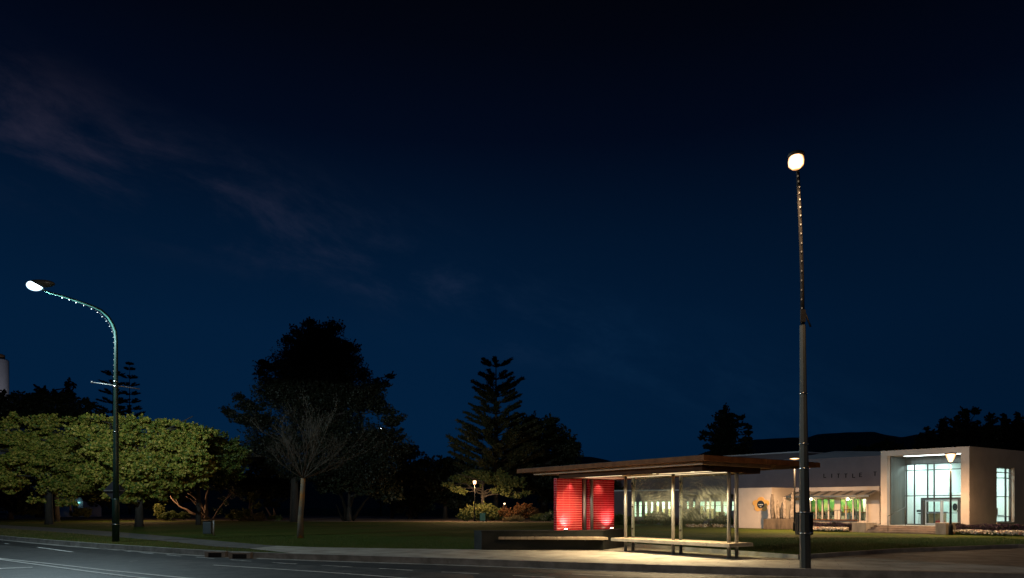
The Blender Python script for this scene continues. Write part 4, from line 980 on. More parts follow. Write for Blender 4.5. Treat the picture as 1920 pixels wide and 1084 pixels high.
# three broad street trees lit by the cool lamp
def canopy(top, bot, n, seed, r0=11, r1=24):
    rs = random.Random(seed); xa, xb = top[0][0], top[-1][0]; out = []
    for i in range(n):
        px = rs.uniform(xa, xb); r = rs.uniform(r0, r1)
        yt = np.interp(px, *zip(*top)); yb = np.interp(px, *zip(*bot)); f = rs.random()
        out.append((px, yt+r*.7+(yb-yt-r*1.4)*f, r*1.25, r*.8, rs.uniform(-2.6, 2.2)*(1-abs(f-.5))))
    for i in range(n//2):                        # sprigs standing out of the outline
        px = rs.uniform(xa, xb); yt = np.interp(px, *zip(*top)); yb = np.interp(px, *zip(*bot))
        out.append((px, (yt+rs.uniform(-1, 6)) if i % 3 else yb+rs.uniform(-6, 2), rs.uniform(5, 9), rs.uniform(3.5, 6), rs.uniform(-2, 2)))
    return out
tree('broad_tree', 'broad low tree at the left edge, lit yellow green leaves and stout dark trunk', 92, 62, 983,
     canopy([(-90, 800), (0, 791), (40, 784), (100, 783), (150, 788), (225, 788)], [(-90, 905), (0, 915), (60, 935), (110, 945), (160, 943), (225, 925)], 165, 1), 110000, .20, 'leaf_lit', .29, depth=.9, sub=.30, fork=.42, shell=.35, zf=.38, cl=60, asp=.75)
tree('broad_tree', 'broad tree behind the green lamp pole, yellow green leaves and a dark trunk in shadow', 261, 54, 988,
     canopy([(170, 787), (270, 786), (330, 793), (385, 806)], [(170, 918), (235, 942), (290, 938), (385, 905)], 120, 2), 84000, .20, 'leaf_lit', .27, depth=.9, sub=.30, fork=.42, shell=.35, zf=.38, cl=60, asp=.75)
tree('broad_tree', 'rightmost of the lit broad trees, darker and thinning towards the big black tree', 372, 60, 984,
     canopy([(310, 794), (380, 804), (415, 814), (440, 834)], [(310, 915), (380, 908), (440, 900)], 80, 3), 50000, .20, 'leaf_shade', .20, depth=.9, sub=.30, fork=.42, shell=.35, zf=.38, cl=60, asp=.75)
tree('dark_tree', 'thin dark tree behind the trunk at the far left', 104, 74, 977, [(100, 880, 60, 40), (60, 885, 50, 35), (150, 885, 50, 30)], 5000, .3, 'leaf_dark', .36, fork=.5)
# the big dark tree
BIG = [(575, 690, 55, 40), (600, 655, 44, 36), (640, 705, 48, 36), (575, 745, 90, 40), (665, 745, 60, 28), (600, 630, 26, 18), (581, 607, 17, 10), (628, 613, 19, 12), (598, 622, 32, 14), (556, 622, 12, 10), (541, 640, 11, 12), (577, 645, 34, 20), (621, 655, 38, 24), (661, 652, 12, 12), (652, 676, 24, 16), (545, 662, 16, 14),
       (521, 686, 30, 11), (494, 684, 14, 12), (488, 700, 12, 9), (500, 713, 22, 8), (599, 690, 48, 28), (681, 702, 14, 12), (716, 718, 18, 9), (732, 705, 9, 6), (699, 731, 26, 13), (600, 735, 78, 30), (533, 735, 35, 22),
       (451, 749, 12, 9), (474, 763, 32, 12), (429, 770, 14, 9), (444, 784, 26, 9), (688, 757, 36, 15), (721, 769, 27, 11), (753, 784, 9, 6), (733, 787, 24, 9), (600, 780, 92, 34), (488, 792, 42, 18),
       (620, 830, 125, 42), (500, 838, 52, 36), (702, 835, 58, 40), (590, 878, 100, 26), (690, 880, 60, 26), (485, 868, 45, 22)]
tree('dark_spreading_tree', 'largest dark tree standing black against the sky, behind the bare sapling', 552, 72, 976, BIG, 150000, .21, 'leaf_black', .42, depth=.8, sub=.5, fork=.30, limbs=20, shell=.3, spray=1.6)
# round dark tree right of the pine, and other dark trees of the park
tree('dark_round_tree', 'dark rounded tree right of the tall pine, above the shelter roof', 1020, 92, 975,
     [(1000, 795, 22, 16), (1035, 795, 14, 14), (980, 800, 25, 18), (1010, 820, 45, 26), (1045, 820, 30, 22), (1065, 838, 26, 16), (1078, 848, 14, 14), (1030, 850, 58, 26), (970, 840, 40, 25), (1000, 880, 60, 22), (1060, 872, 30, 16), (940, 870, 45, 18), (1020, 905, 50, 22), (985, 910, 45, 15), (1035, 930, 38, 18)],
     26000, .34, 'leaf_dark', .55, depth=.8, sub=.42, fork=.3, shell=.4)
park = [(770, 90, 'dark tree filling the gap left of the pine, lower and flat topped', [(770, 850, 30, 18), (745, 850, 22, 30), (800, 872, 25, 14), (760, 885, 50, 30), (735, 900, 40, 35), (800, 905, 40, 30), (770, 940, 60, 25)]),
        (835, 94, 'dark bushy tree directly left of the path lamp', [(850, 866, 30, 16), (820, 880, 28, 18), (870, 880, 40, 22), (840, 910, 45, 28), (800, 930, 40, 24), (860, 940, 40, 22)]),
        (655, 76, 'dark many stemmed tree right of the bare sapling', [(650, 893, 50, 22), (690, 905, 48, 26), (620, 905, 40, 20), (720, 920, 35, 24)]),
        (1155, 80, 'dark tree between the red panels and the shelter posts', [(1150, 925, 22, 20), (1165, 950, 22, 18), (1135, 945, 18, 24), (1175, 935, 14, 16), (1120, 920, 22, 22), (1095, 925, 20, 26), (1075, 930, 24, 26)]),
        (470, 84, 'dark shrubby tree in the shade left of the bare sapling', [(465, 905, 40, 22), (500, 915, 36, 24), (530, 910, 34, 28), (440, 900, 36, 20)]),
        (300, 96, 'dark tree behind the lit broad trees', [(300, 905, 50, 25), (340, 925, 40, 20), (220, 915, 50, 25), (190, 930, 40, 22), (280, 940, 40, 18)]),
        (20, 86, 'dark shrubby tree at the far left behind the path', [(10, 925, 40, 30), (-20, 920, 40, 35), (40, 940, 28, 20)])]
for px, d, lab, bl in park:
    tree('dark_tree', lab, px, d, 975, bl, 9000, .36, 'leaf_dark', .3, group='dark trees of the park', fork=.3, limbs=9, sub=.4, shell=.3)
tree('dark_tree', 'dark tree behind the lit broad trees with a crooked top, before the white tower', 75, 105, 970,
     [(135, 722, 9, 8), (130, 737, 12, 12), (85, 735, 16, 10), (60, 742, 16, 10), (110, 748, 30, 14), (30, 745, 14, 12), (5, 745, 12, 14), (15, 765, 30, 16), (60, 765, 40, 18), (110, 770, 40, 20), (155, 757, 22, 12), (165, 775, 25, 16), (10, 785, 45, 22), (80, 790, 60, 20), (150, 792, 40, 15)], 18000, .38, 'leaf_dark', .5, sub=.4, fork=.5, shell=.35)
# trees behind the museum on the right
rt = [(1727, 812, 'small dark conifer at the left end of the trees behind the museum'), (1739, 800, 'dark conifer behind the museum, second from the hill'), (1770, 783, 'pointed dark conifer behind the museum, left of the twin tops'), (1795, 779, 'slim dark conifer behind the museum beside the forked top'), (1812, 768, 'tallest dark tree behind the museum with a forked rounded top'), (1832, 790, 'dark tree behind the museum in the dip of the treeline'), (1855, 777, 'dark tree behind the museum, above the tall side window'), (1882, 776, 'dark tree behind the museum, second from the right edge'), (1908, 774, 'dark tree behind the museum at the right edge of the picture')]
for i, (px, yt, lab) in enumerate(rt):
    hh = 870-yt
    bl = [(px, yt+4, 4.5, 5), (px+random.uniform(-3, 3), yt+14, 9, 9), (px+random.uniform(-4, 4), yt+28, 14, 11), (px, yt+hh*.45, 18, 15), (px, yt+hh*.65, 21, 16), (px, yt+hh*.9, 22, 18)]
    if i == 4: bl += [(px-8, yt+6, 6, 8), (px+12, yt+5, 7, 9)]
    tree('dark_tree', lab, px, 120+6*(i % 3), 980, bl, 5000, .42, 'leaf_dark', .4, group='dark trees behind the museum', sub=.45, fork=.5, shell=.3)
tree('dark_tree', 'low dark tree on the slope behind the cafe roof', 1655, 130, 980, [(1655, 835, 22, 9), (1635, 840, 18, 7), (1610, 843, 18, 6), (1680, 842, 18, 8), (1650, 855, 40, 14)], 4000, .4, 'leaf_dark', .4, sub=.4, fork=.5)
tree('tiered_dark_tree', 'dark conifer in dense flat tiers behind the shelter roof, with a tuft on top', 1361, 130, 975,
     [(1360, 761, 3, 4), (1362, 769, 6, 5), (1355, 773, 13, 5), (1368, 778, 18, 6), (1345, 783, 12, 5), (1390, 783, 9, 5), (1360, 790, 26, 6), (1335, 800, 14, 5), (1385, 797, 18, 5), (1355, 803, 22, 5), (1402, 803, 8, 4), (1325, 812, 13, 5), (1358, 815, 36, 7), (1400, 812, 14, 5), (1317, 820, 9, 4), (1345, 825, 34, 6), (1395, 825, 22, 6), (1330, 838, 15, 5), (1370, 838, 45, 8), (1400, 845, 18, 8), (1360, 855, 45, 12), (1360, 890, 40, 25), (1360, 800, 17, 18), (1360, 822, 25, 18), (1362, 845, 38, 12), (1358, 785, 9, 10)], 30000, .34, 'leaf_dark', .5, depth=.9, sub=.45, fork=.6, shell=.3)

# whorled pines
def pine(label, px, d, ytop, ybot, levels, n_leaf, seed, leafsize, tr=.3, group=None, up=.35):
    """levels: (row of the branch tips' whorl on the trunk, half spread in px)"""
    rs = random.Random(seed); x = AT(px, d); r = thing('whorled_pine', (x, d, 0), label, 'pine tree', group)
    zt = ZZ(ytop, d); tm = MB().tube([(x, d, -.05), (x, d, zt*.5), (x, d, zt)], [tr, tr*.62, tr*.12], 8)
    PP, NN = [], []
    tot = sum(l[1] for l in levels)
    for (yr, sp) in levels:
        z = ZZ(yr, d); Lr = sp/F*d; nb = 7 if sp > 30 else 6; ph = rs.random()*6.28
        for k in range(nb):
            a = ph+2*math.pi*k/nb+rs.uniform(-.25, .25); L = Lr*rs.uniform(.8, 1.1); dirv = Vector((math.cos(a), math.sin(a), 0))
            pts = [Vector((x, d, z))+dirv*(L*f)+UP*(L*up*f*(.75+.35*f)) for f in (0, .35, .7, 1)]
            tm.tube(pts, [tr*.20, tr*.14, tr*.09, .015], 5)
            nf = max(int(L*2.2), 5)
            for j in range(nf):
                f = .36+.64*(j+.5)/nf; base = Vector((x, d, z))+dirv*(L*f)+UP*(L*up*f*(.75+.35*f))
                for sd in (-1, 1, 0):
                    ang = a+sd*rs.uniform(.45, .8); fl = (.40+.16*L)*(1.1-.45*f)*rs.uniform(.75, 1.15); fd = Vector((math.cos(ang), math.sin(ang), rs.uniform(.25, .6))).normalized()
                    m = max(int(n_leaf*L/nf/tot*F/d/nb/3*1.0), 6)
                    q = np.array(base)[None]+np.array(fd)[None]*(fl*RNG.random((m, 1)))+RNG.normal(size=(m, 3))*(.05+.035*fl)
                    PP.append(q); NN.append(np.array(fd)[None]+RNG.normal(size=(m, 3))*.35)
    build('trunk', tm, MT['bark'], r); leaves('crown', np.concatenate(PP), leafsize, MT['needle'], r, np.concatenate(NN), asp=.34)
    return r
pine('tallest pine with bare gaps between its whorled branches, left of the shelter roof', 930, 84, 676, 950,
     [(688, 26), (712, 32), (735, 52), (745, 40), (758, 48), (777, 46), (795, 52), (806, 48), (818, 66), (832, 74), (846, 80), (858, 88), (870, 84), (884, 88), (900, 78)], 90000, 3, .27, tr=.34)
pine('left of two thin pines behind the green lamp pole', 212, 150, 688, 900, [(704, 16), (722, 20), (740, 22), (757, 27), (775, 34), (790, 36), (805, 38)], 9000, 5, .5, tr=.36, group='thin pines behind the lamp pole', up=.22)
pine('right of two thin pines behind the green lamp pole, the more slender', 243, 150, 680, 900, [(683, 4), (693, 8), (709, 12), (723, 14), (740, 17), (755, 20), (768, 23), (780, 26), (795, 28)], 7000, 8, .45, tr=.26, group='thin pines behind the lamp pole', up=.16)
pine('dark pine half hidden by the right side of the biggest tree', 735, 95, 786, 930, [(800, 14), (814, 20), (828, 26), (845, 30), (862, 34)], 8000, 9, .34, tr=.25)

# bare sapling with fine twigs
bx, by = G(563, 1009.5)
bt = thing('bare_tree', (bx, by, 0), 'leafless young tree with a straight lichen covered trunk and a fan of fine twigs', 'tree')
zf = ZZ(897, by); tm = MB()
tm.tube([(bx, by, -.03), (bx+.02, by, zf*.35), (AT(567, by), by, zf*.7), (AT(568.5, by), by, zf)], [.17, .135, .125, .11], 12); build('trunk', tm, MT['bark_lichen'], bt)
tw = MB(); rs = random.Random(4)
def grow(p, v, L, r, lev):
    n = 4; pts = [p]; q = Vector(p); vv = Vector(v)
    for i in range(n):
        vv = (vv+Vector((rs.uniform(-1, 1), rs.uniform(-1, 1), rs.uniform(-.4, .8)))*.10).normalized(); q = q+vv*(L/n); pts.append(q.copy())
    tw.tube(pts, [r*(1-.16*i) for i in range(n+1)], 5 if lev < 2 else 3, cap=False)
    if lev < 4:
        for i in range((5, 3, 3, 3)[lev]):
            f = rs.uniform(.35, 1.0); k = min(int(f*n), n-1); b = pts[k].lerp(pts[k+1], f*n-k)
            s = Vector((rs.uniform(-1, 1), rs.uniform(-1, 1), rs.uniform(-.3, .9))).normalized()
            grow(b, (vv*.75+s*.55).normalized(), L*rs.uniform(.45, .72), r*.52, lev+1)
top = Vector((AT(568.5, by), by, zf-.03))
for px, py, dd, r in ((505, 850, -.4, .04), (690, 850, .3, .045), (530, 800, .2, .045), (625, 805, -.4, .05), (540, 835, -.8, .05), (555, 800, .6, .055), (572, 785, -.4, .06), (595, 800, .8, .055), (640, 846, -.6, .05), (655, 868, .5, .045), (520, 845, .5, .045), (612, 870, -1.1, .04), (585, 830, 1.4, .045), (550, 850, -1.4, .045)):
    e = Vector((AT(px, by), by+dd, ZZ(py, by))); grow(top, (e-top).normalized(), (e-top).length*.72, r*.6, 0)
build('branches', tw, MT['twig'], bt)
# pink barked spreading shrub-trees lit by the assumed path lamp
def stems(name, label, pts_list, mat, d, bark, cat, crown=None, base=None):
    px0, py0 = base; x, y = AT(px0, d), d
    r = thing(name, (x, y, 0), label, cat); mb = MB()
    for pts, r0 in pts_list:
        P = [Vector((AT(a, d+c), d+c, max(ZZ(b, d+c), 0))) for a, b, c in pts]; k = len(P)
        Q = [P[0]]
        for i in range(k-1): Q += [P[i].lerp(P[i+1], .5)+Vector((random.uniform(-.04, .04), 0, random.uniform(-.04, .04))), P[i+1]]
        mb.tube(Q, [r0*(1-.7*i/(len(Q)-1)) for i in range(len(Q))], 8)
    build('stems', mb, bark, r)
    if crown: leaves('crown', blobpoints(crown[0], d, crown[1])[0], crown[2], MT[crown[3]], r, second=crown[4] if len(crown) > 4 else None)
    return r
stems('pink_stemmed_tree', 'low spreading tree with crooked pinkish stems lit at the lawn edge', [
    ([(388, 973, 0), (384, 955, .3), (374, 942, 0), (362, 930, -.3), (352, 925, -.5)], .22), ([(386, 972, 0), (388, 960, 0), (386, 945, .2), (387, 930, .3), (392, 915, .4)], .24), ([(378, 972, 0), (373, 955, .2), (366, 940, .4)], .2), ([(392, 973, 0), (380, 962, -.2), (370, 948, -.4), (358, 935, -.6), (348, 930, -.8)], .16),
    ([(376, 970, .2), (362, 963, .4), (350, 955, .5), (338, 950, .5), (322, 935, .6), (319, 930, .6)], .15), ([(366, 966, .1), (354, 961, .1), (349, 953, 0)], .10), ([(336, 948, .5), (331, 938, .5), (326, 931, .4)], .07), ([(360, 929, -.3), (357, 922, -.4), (362, 925, -.2)], .06)], None, 78, MT['bark_pink'], 'tree',
    ([(380, 900, 40, 14, -1), (350, 908, 30, 12, 1), (410, 905, 26, 14, 1)], 5000, .22, 'leaf_dark'), base=(384, 973))
stems('blossom_shrub', 'slender slanting shrub dotted with small white blossom right of the pink stems', [
    ([(400, 972, 0), (405, 962, 0), (414, 950, .2), (424, 936, .3), (432, 922, .4), (436, 912, .4)], .09), ([(424, 936, .3), (434, 926, .2), (440, 920, .1)], .05), ([(412, 951, .2), (420, 944, .5), (425, 938, .8)], .04), ([(432, 922, .4), (446, 930, .2), (455, 938, .1)], .04)], None, 77, MT['bark_pink'], 'shrub',
    ([(434, 916, 8, 8, 0), (424, 938, 10, 10, 0), (410, 956, 8, 8, 0), (445, 924, 10, 12, 0), (395, 918, 10, 6, 0), (455, 935, 9, 9, 0)], 800, .14, 'leaf_mid', (MT['petal_white'], .16)), base=(400, 972))
stems('slim_trunks', 'pair of thin pale trunks with a wisp of leaves among the shrubs', [([(467, 966, 0), (467, 950, 0), (468, 936, 0)], .10), ([(473, 966, .3), (472, 950, .3), (474, 934, .3)], .07)], None, 79, MT['bark_pink'], 'tree',
    ([(474, 928, 10, 8, 0), (482, 946, 8, 10, 0), (470, 938, 8, 6, 0)], 1100, .2, 'leaf_olive'), base=(467, 968))
stems('crooked_stems', 'short crooked reddish stems in the shrubs left of the bare sapling', [([(507, 967, 0), (501, 956, 0), (496, 948, 0)], .15), ([(515, 966, .4), (514, 960, .4), (513, 953, .4)], .17)], None, 80, MT['bark_pink'], 'shrub',
    ([(505, 945, 12, 6, 0), (516, 948, 9, 6, 0)], 700, .2, 'leaf_dark'), base=(508, 968))
stems('many_stemmed_trunks', 'spreading bundle of grey trunks under the dark park trees', [
    ([(650, 978, 0), (648, 955, 0), (642, 935, .2), (628, 915, .5)], .26), ([(652, 978, .2), (656, 950, .2), (662, 930, .3), (680, 912, .5)], .26), ([(660, 978, 0), (672, 958, -.2), (684, 940, -.4), (700, 925, -.5)], .2), ([(644, 978, .1), (636, 960, .3), (630, 945, .5)], .16)], None, 76, MT['bark_shade'], 'tree', base=(652, 978))
stems('pale_post', 'pale upright post among the dark shrubs at the far left', [([(132, 964, 0), (132, 950, 0), (132, 938, 0)], .17)], None, 88, MT['bark_pink'], 'post', base=(132, 966))

# shrubs along the far side of the lawn
def bush(label, px, d, blobs, n, leaf, mat, cat='shrub', name='shrub', second=None, N=None, asp=.6, group=None):
    r = thing(name, (AT(px, d), d, 0), label, cat, group); P, _ = blobpoints(blobs, d, n, .8, .35, .6)
    P = P[P[:, 2] > .02]; leaves('foliage', P, leaf, MT[mat], r, asp=asp, second=second); return r
bush('wide olive green mounded shrub lit behind the path lamp', 900, 75.5, [(890, 962, 26, 12, 0), (915, 960, 22, 13, .5), (872, 968, 16, 9, 0), (930, 966, 14, 10, 0), (903, 953, 18, 7, .8)], 9000, .20, 'leaf_olive')
bush('rust brown shrub right of the green cabinet', 955, 75, [(955, 968, 28, 9, 0), (945, 961, 16, 8, .3), (970, 964, 14, 8, 0)], 5000, .17, 'leaf_rust')
bush('reddish leaved shrub, tallest of the shrubs left of the red panels', 982, 77, [(982, 955, 18, 10, 0), (990, 962, 20, 10, 0), (975, 965, 16, 8, 0), (1000, 965, 14, 8, 0)], 5000, .18, 'leaf_rust')
bush('straw coloured low grassy shrub at the lawn edge below the rust shrubs', 968, 73.6, [(968, 973, 16, 5, 0), (955, 974, 12, 4, 0)], 2500, .2, 'leaf_straw', asp=.2)
bush('dark shrub with white blossom beside the red panel', 1030, 75, [(1030, 968, 13, 7, 0), (1022, 970, 9, 6, 0), (1038, 965, 9, 6, 0)], 2600, .17, 'leaf_mid', second=(MT['petal_white'], .09))
bush('olive clump of leaves low on the bank right of the blossom shrub', 1010, 76, [(1010, 970, 10, 6, 0), (1003, 972, 8, 5, 0)], 1400, .17, 'leaf_olive')
bush('leafy yellow green shrub below the dark far left trees', 50, 90, [(45, 957, 16, 7, 0), (62, 960, 12, 6, 0), (30, 960, 12, 6, 0), (58, 945, 10, 9, 1)], 3500, .24, 'leaf_olive')
bush('tuft of strappy yellow leaves at the bend of the gravel path', 142, 87, [(142, 963, 12, 5, 0), (155, 960, 14, 7, 0), (163, 963, 8, 5, 0)], 2600, .3, 'leaf_olive', asp=.18)
bush('brown mound of cut grass beneath the slim trunks', 475, 78, [(475, 972, 20, 5, 0), (486, 968, 12, 7, 0), (460, 974, 10, 4, 0)], 4000, .16, 'leaf_straw')
bush('leafy olive shrub left of the brown grass mound', 445, 78, [(440, 965, 10, 7, 0), (452, 968, 10, 6, 0), (430, 970, 7, 5, 0), (462, 962, 10, 6, 0)], 2800, .18, 'leaf_olive')
bush('strappy silver leaved clump left of the pink stems', 330, 79, [(325, 966, 14, 7, 0), (345, 967, 12, 6, 0), (310, 968, 9, 6, 0)], 2600, .3, 'leaf_mid', asp=.16)
bush('small olive shrub between the trunk and the silver clump', 298, 80, [(298, 955, 9, 10, 0), (304, 968, 9, 5, 0)], 1600, .2, 'leaf_olive')
bush('low olive shrub right of the crooked stems', 512, 79, [(510, 972, 9, 4, 0), (520, 972, 8, 4, 0)], 1000, .16, 'leaf_olive')
for i, (px, d, bl, lab) in enumerate(((1232, 58.5, [(1215, 978, 18, 6, 0), (1235, 974, 16, 9, 0), (1252, 978, 14, 7, 0), (1222, 970, 8, 8, .3), (1240, 968, 7, 7, .2)], 'dark shrub below the left group of narrow windows'), (1297, 56.5, [(1292, 970, 11, 11, 0), (1308, 972, 12, 10, 0), (1300, 962, 8, 7, 0), (1285, 980, 9, 6, 0)], 'tallest dark shrub before the right group of narrow windows'), (1352, 56, [(1350, 976, 10, 8, 0), (1362, 978, 12, 7, 0), (1340, 981, 10, 4, 0)], 'dark shrub near the white flower wall'), (1170, 60, [(1165, 975, 14, 10, 0), (1180, 978, 12, 7, 0), (1150, 978, 14, 9, 0)], 'dark shrub at the left end of the long low wing'))):
    bush(lab, px, d, bl, 3000, .2, 'leaf_mid')
bush('low bed of pale flowers along the lawn before the narrow windows', 1335, 53, [(1300, 986.5, 14, 2, 0), (1322, 986.5, 14, 2, 0), (1345, 987, 14, 2, 0), (1368, 987.5, 12, 2, 0), (1388, 988, 10, 2, 0)], 3200, .11, 'petal_white', cat='flower bed', name='flower_border', second=(MT['leaf_rust'], .45))
# lit lower boughs hanging by the park lamp
tree('lamp_lit_tree', 'tree with drooping yellow lit boughs around the park lamp', 905, 78, 976, [(856, 918, 16, 5, -.5), (840, 908, 14, 4, 0), (868, 923, 12, 4, -.6), (908, 902, 12, 9, .8), (915, 896, 9, 8, .8), (935, 918, 16, 5, 0), (950, 925, 16, 6, 0), (928, 922, 8, 3, -.3), (970, 930, 16, 5, 0), (985, 926, 10, 5, .4), (895, 890, 30, 9, 2), (930, 895, 30, 12, 2), (870, 895, 30, 10, 2), (960, 905, 30, 12, 1.5)], 13000, .22, 'leaf_olive', .22, depth=.7, sub=.35, fork=.55, limbs=12)

# ------------------------------------------------------------------ small things in the park and far away
bx, by = G(398, 1004.5)
r = thing('litter_bin', (bx, by, 0), 'blue grey litter bin hung on a pale post on the lawn', 'litter bin')
x0 = AT(383, by); build('post', MB().tube([(AT(400.5, by), by, 0), (AT(400.5, by), by, ZZ(976, by))], .045, 10), MT['alu'], r)
build('body', MB().prism([(x0, by-.2), (x0+.44, by-.2), (x0+.44, by+.2), (x0, by+.2)], ZZ(1001, by), ZZ(978.5, by)), MT['bin_blue'], r, bevel=.03)
build('rim', MB().prism([(x0-.015, by-.215), (x0+.45, by-.215), (x0+.45, by+.215), (x0-.015, by+.215)], ZZ(978.5, by)+.002, ZZ(978.5, by)+.04), MT['black_metal'], r)
d = 72.5; x = AT(905, d); r = thing('utility_cabinet', (x, d, 0), 'small green cabinet on short feet in front of the round shrub', 'cabinet')
build('body', MB().obox((x-.29, d-.2, .12), (.58, 0, 0), (0, .4, 0), (0, 0, .78)), MT['bin_green'], r, bevel=.03); build('lid', MB().obox((x-.31, d-.22, .902), (.62, 0, 0), (0, .44, 0), (0, 0, .05)), MT['bin_green'], r, bevel=.01)
for q in (-.22, .14): build('foot', MB().obox((x+q, d-.15, 0), (.08, 0, 0), (0, .3, 0), (0, 0, .118)), MT['alu'], r)
d = 79; x = AT(946, d); r = thing('garden_light', (x, d, 0), 'small bright light on a stake among the shrubs right of the park lamp', 'garden light')
build('stake', MB().tube([(x, d, 0), (x, d, ZZ(946, d))], .03, 6), MT['black_metal'], r); build('lens', MB().ball((x, d, ZZ(944.5, d)), (.13, .08, .08), 10, 6), MT['lens_path'], r)
lampdata('lamp_light', 'POINT', (x, d-.3, ZZ(944.5, d)), 25, (1, .75, .5), r, .1)
d = 118; x = AT(714, d); r = thing('flood_lamp', (x, d, 0), 'distant white lamp glinting through the right side of the biggest tree', 'lamp')
build('pole', MB().tube([(x, d, 0), (x, d, ZZ(806, d))], [.12, .07], 8), MT['black_metal'], r); build('lens', MB().ball((x, d, ZZ(803, d)), (.42, .3, .2), 12, 6), MT['lens_cool'], r)
# white tower and house far left
d = 190; x = AT(-3, d); r = thing('white_tower', (x, d, 0), 'white round tower with a yellowish cap at the far left edge', 'tower')
R_ = 16.5/F*d; build('shaft', MB().lathe((x, d, 0), [(R_, 0), (R_, ZZ(676, d)), (R_*.9, ZZ(674, d))], 28), MT['tower_white'], r); build('cap', MB().lathe((x, d, ZZ(673.5, d)), [(R_*.62, 0), (R_*.62, 1.2), (R_*.4, 1.4)], 20), MT['timber_pale'], r)
d = 170; r = thing('white_hall', (AT(30, d), d, 0), 'white building mostly hidden behind the dark left trees', 'building')
xa, xb = AT(14, d), AT(72, d); build('wall', MB().obox((xa, d, 0), (xb-xa, 0, 0), (0, 14, 0), (0, 0, ZZ(742, d))), MT['tower_white'], r); build('roof', MB().prism([(xa-.3, d-.3), (xb+.3, d-.3), (xb+.3, d+14.3), (xa-.3, d+14.3)], ZZ(742, d)+.003, [ZZ(742, d)+.3, ZZ(742, d)+.3, ZZ(728, d), ZZ(728, d)]), MT['roof_metal'], r)
build('added_floodlight', MB().obox((AT(1, d), d, ZZ(753, d)), (.5, 0, 0), (0, .4, 0), (0, 0, .3)), MT['lens_path'], r); lampdata('added_flood_beam', 'SPOT', (AT(2, d), d+.8, ZZ(750, d)), 2500, (.9, .9, 1.0), r, .3, spot=110, blend=.9, aim=(AT(-3, 190), 190, ZZ(700, 190)))  # unseen flood lamp and beam, added to brighten the white tower
for i, px in enumerate((36, 41, 45)): build('window', MB().obox((AT(px, d), d-.03, ZZ(772+i*.4, d)), (.45, 0, 0), (0, .02, 0), (0, 0, .3)), MT['bulb'], r)
d = 112; r = thing('garden_house', (AT(132, d), d, 0), 'pale small building glimpsed between the trunks at the far left', 'building')
xa, xb = AT(104, d), AT(156, d); build('wall', MB().obox((xa, d, 0), (xb-xa, 0, 0), (0, 5, 0), (0, 0, 3.2)), MT['tower_white'], r); build('roof', MB().prism([(xa-.2, d-.3), (xb+.2, d-.3), (xb+.2, d+5.2), (xa-.2, d+5.2)], 3.203, [3.3, 3.3, 4.2, 4.2]), MT['timber_dark'], r)
build('door', MB().obox((AT(137, d), d-.05, 0), (.8, 0, 0), (0, .045, 0), (0, 0, 2.1)), MT['bin_blue'], r)
p = (AT(149, d), d-.2, ZZ(942.5, d)); build('door_lamp', MB().ball(p, .07, 10, 6), MT['lens_teal'], r); lampdata('lamp_light', 'POINT', (p[0], p[1]-.3, p[2]), 1.5, (.55, .85, 1.0), r, .1)
d = 46.5; x = AT(1463, d)
# hills
def hills(ridge, d, back, name):
    mb = MB(); mb.smooth = True; xs = np.arange(ridge[0][0], ridge[-1][0]+1, 6); ry = np.interp(xs, [p[0] for p in ridge], [p[1] for p in ridge])
    rows = 10; n = len(xs)
    for j in range(rows+1):
        f = j/rows; prof = math.sin(min(f*2, 1)*math.pi/2)**1.3 if f <= .5 else math.cos((f-.5)*math.pi)
        for i, px in enumerate(xs):
            D = d+(f-.5)*back; hgt = ZZ(ry[i]+.5*math.sin(i*.37)+.3*math.sin(i*.83), d); mb.v.append((AT(px, d)*(D/d), D, -3+(hgt+3)*max(prof, 0)))
    for j in range(rows):
        for i in range(n-1): a = j*n+i; mb.face([a, a+1, a+n+1, a+n])
    return struct(name, mb, MT['hill'])
hills([(-400, 930), (400, 905), (760, 890), (900, 880), (1040, 866), (1085, 856.5), (1110, 857), (1150, 865), (1220, 870), (1280, 864), (1300, 857), (1350, 838), (1420, 824), (1480, 820), (1510, 822), (1530, 815), (1560, 811.5), (1640, 810), (1668, 816), (1690, 820), (1720, 815), (1750, 815), (1830, 800), (1950, 790), (2300, 780)], 2600, 1400, 'hills')

# ------------------------------------------------------------------ grass blades near the road, one mass
def scatter(n, x0, x1, y0, y1, inside=None, outside=()):
    P = np.stack([x0+(x1-x0)*RNG.random(n), y0+(y1-y0)*RNG.random(n), np.zeros(n)], 1)
    m = np.ones(len(P), bool)
    if inside is not None: m &= inpoly(P, inside)
    for o in outside: m &= ~inpoly(P, o)
    return P[m]
def blades(name, P, size, mat):
    N = RNG.normal(size=P.shape)*.45; N[:, 2] = 1
    o = leaves(name, P, size, MT[mat], None, N, asp=.16, tri=True); o['kind'] = 'stuff'; return o
LAWN1 = [(4.5, 26.8), (8.45, 20.0), (12.9, 23.1), (18.9, 25.8), (24, 27), (24, 34), (4, 34)]
blades('grass', scatter(95000, 3.5, 24, 19.5, 34, LAWN1), .075, 'blade')
blades('verge_grass', scatter(110000, -40, -7.5, 22, 55, VERGE), .075, 'blade_dry')
LAWN2 = [(-1.2, 24.9), (-4.5, 25.3), (-7.5, 26.1), (-9.2, 27), (-10.4, 28.1), (-13.3, 31.1), (-16.3, 34.3), (-20, 38), (-4, 36), (-.5, 30), (1.5, 25.8)]
blades('lawn_grass', scatter(90000, -20, 2, 24, 38, LAWN2), .07, 'blade')

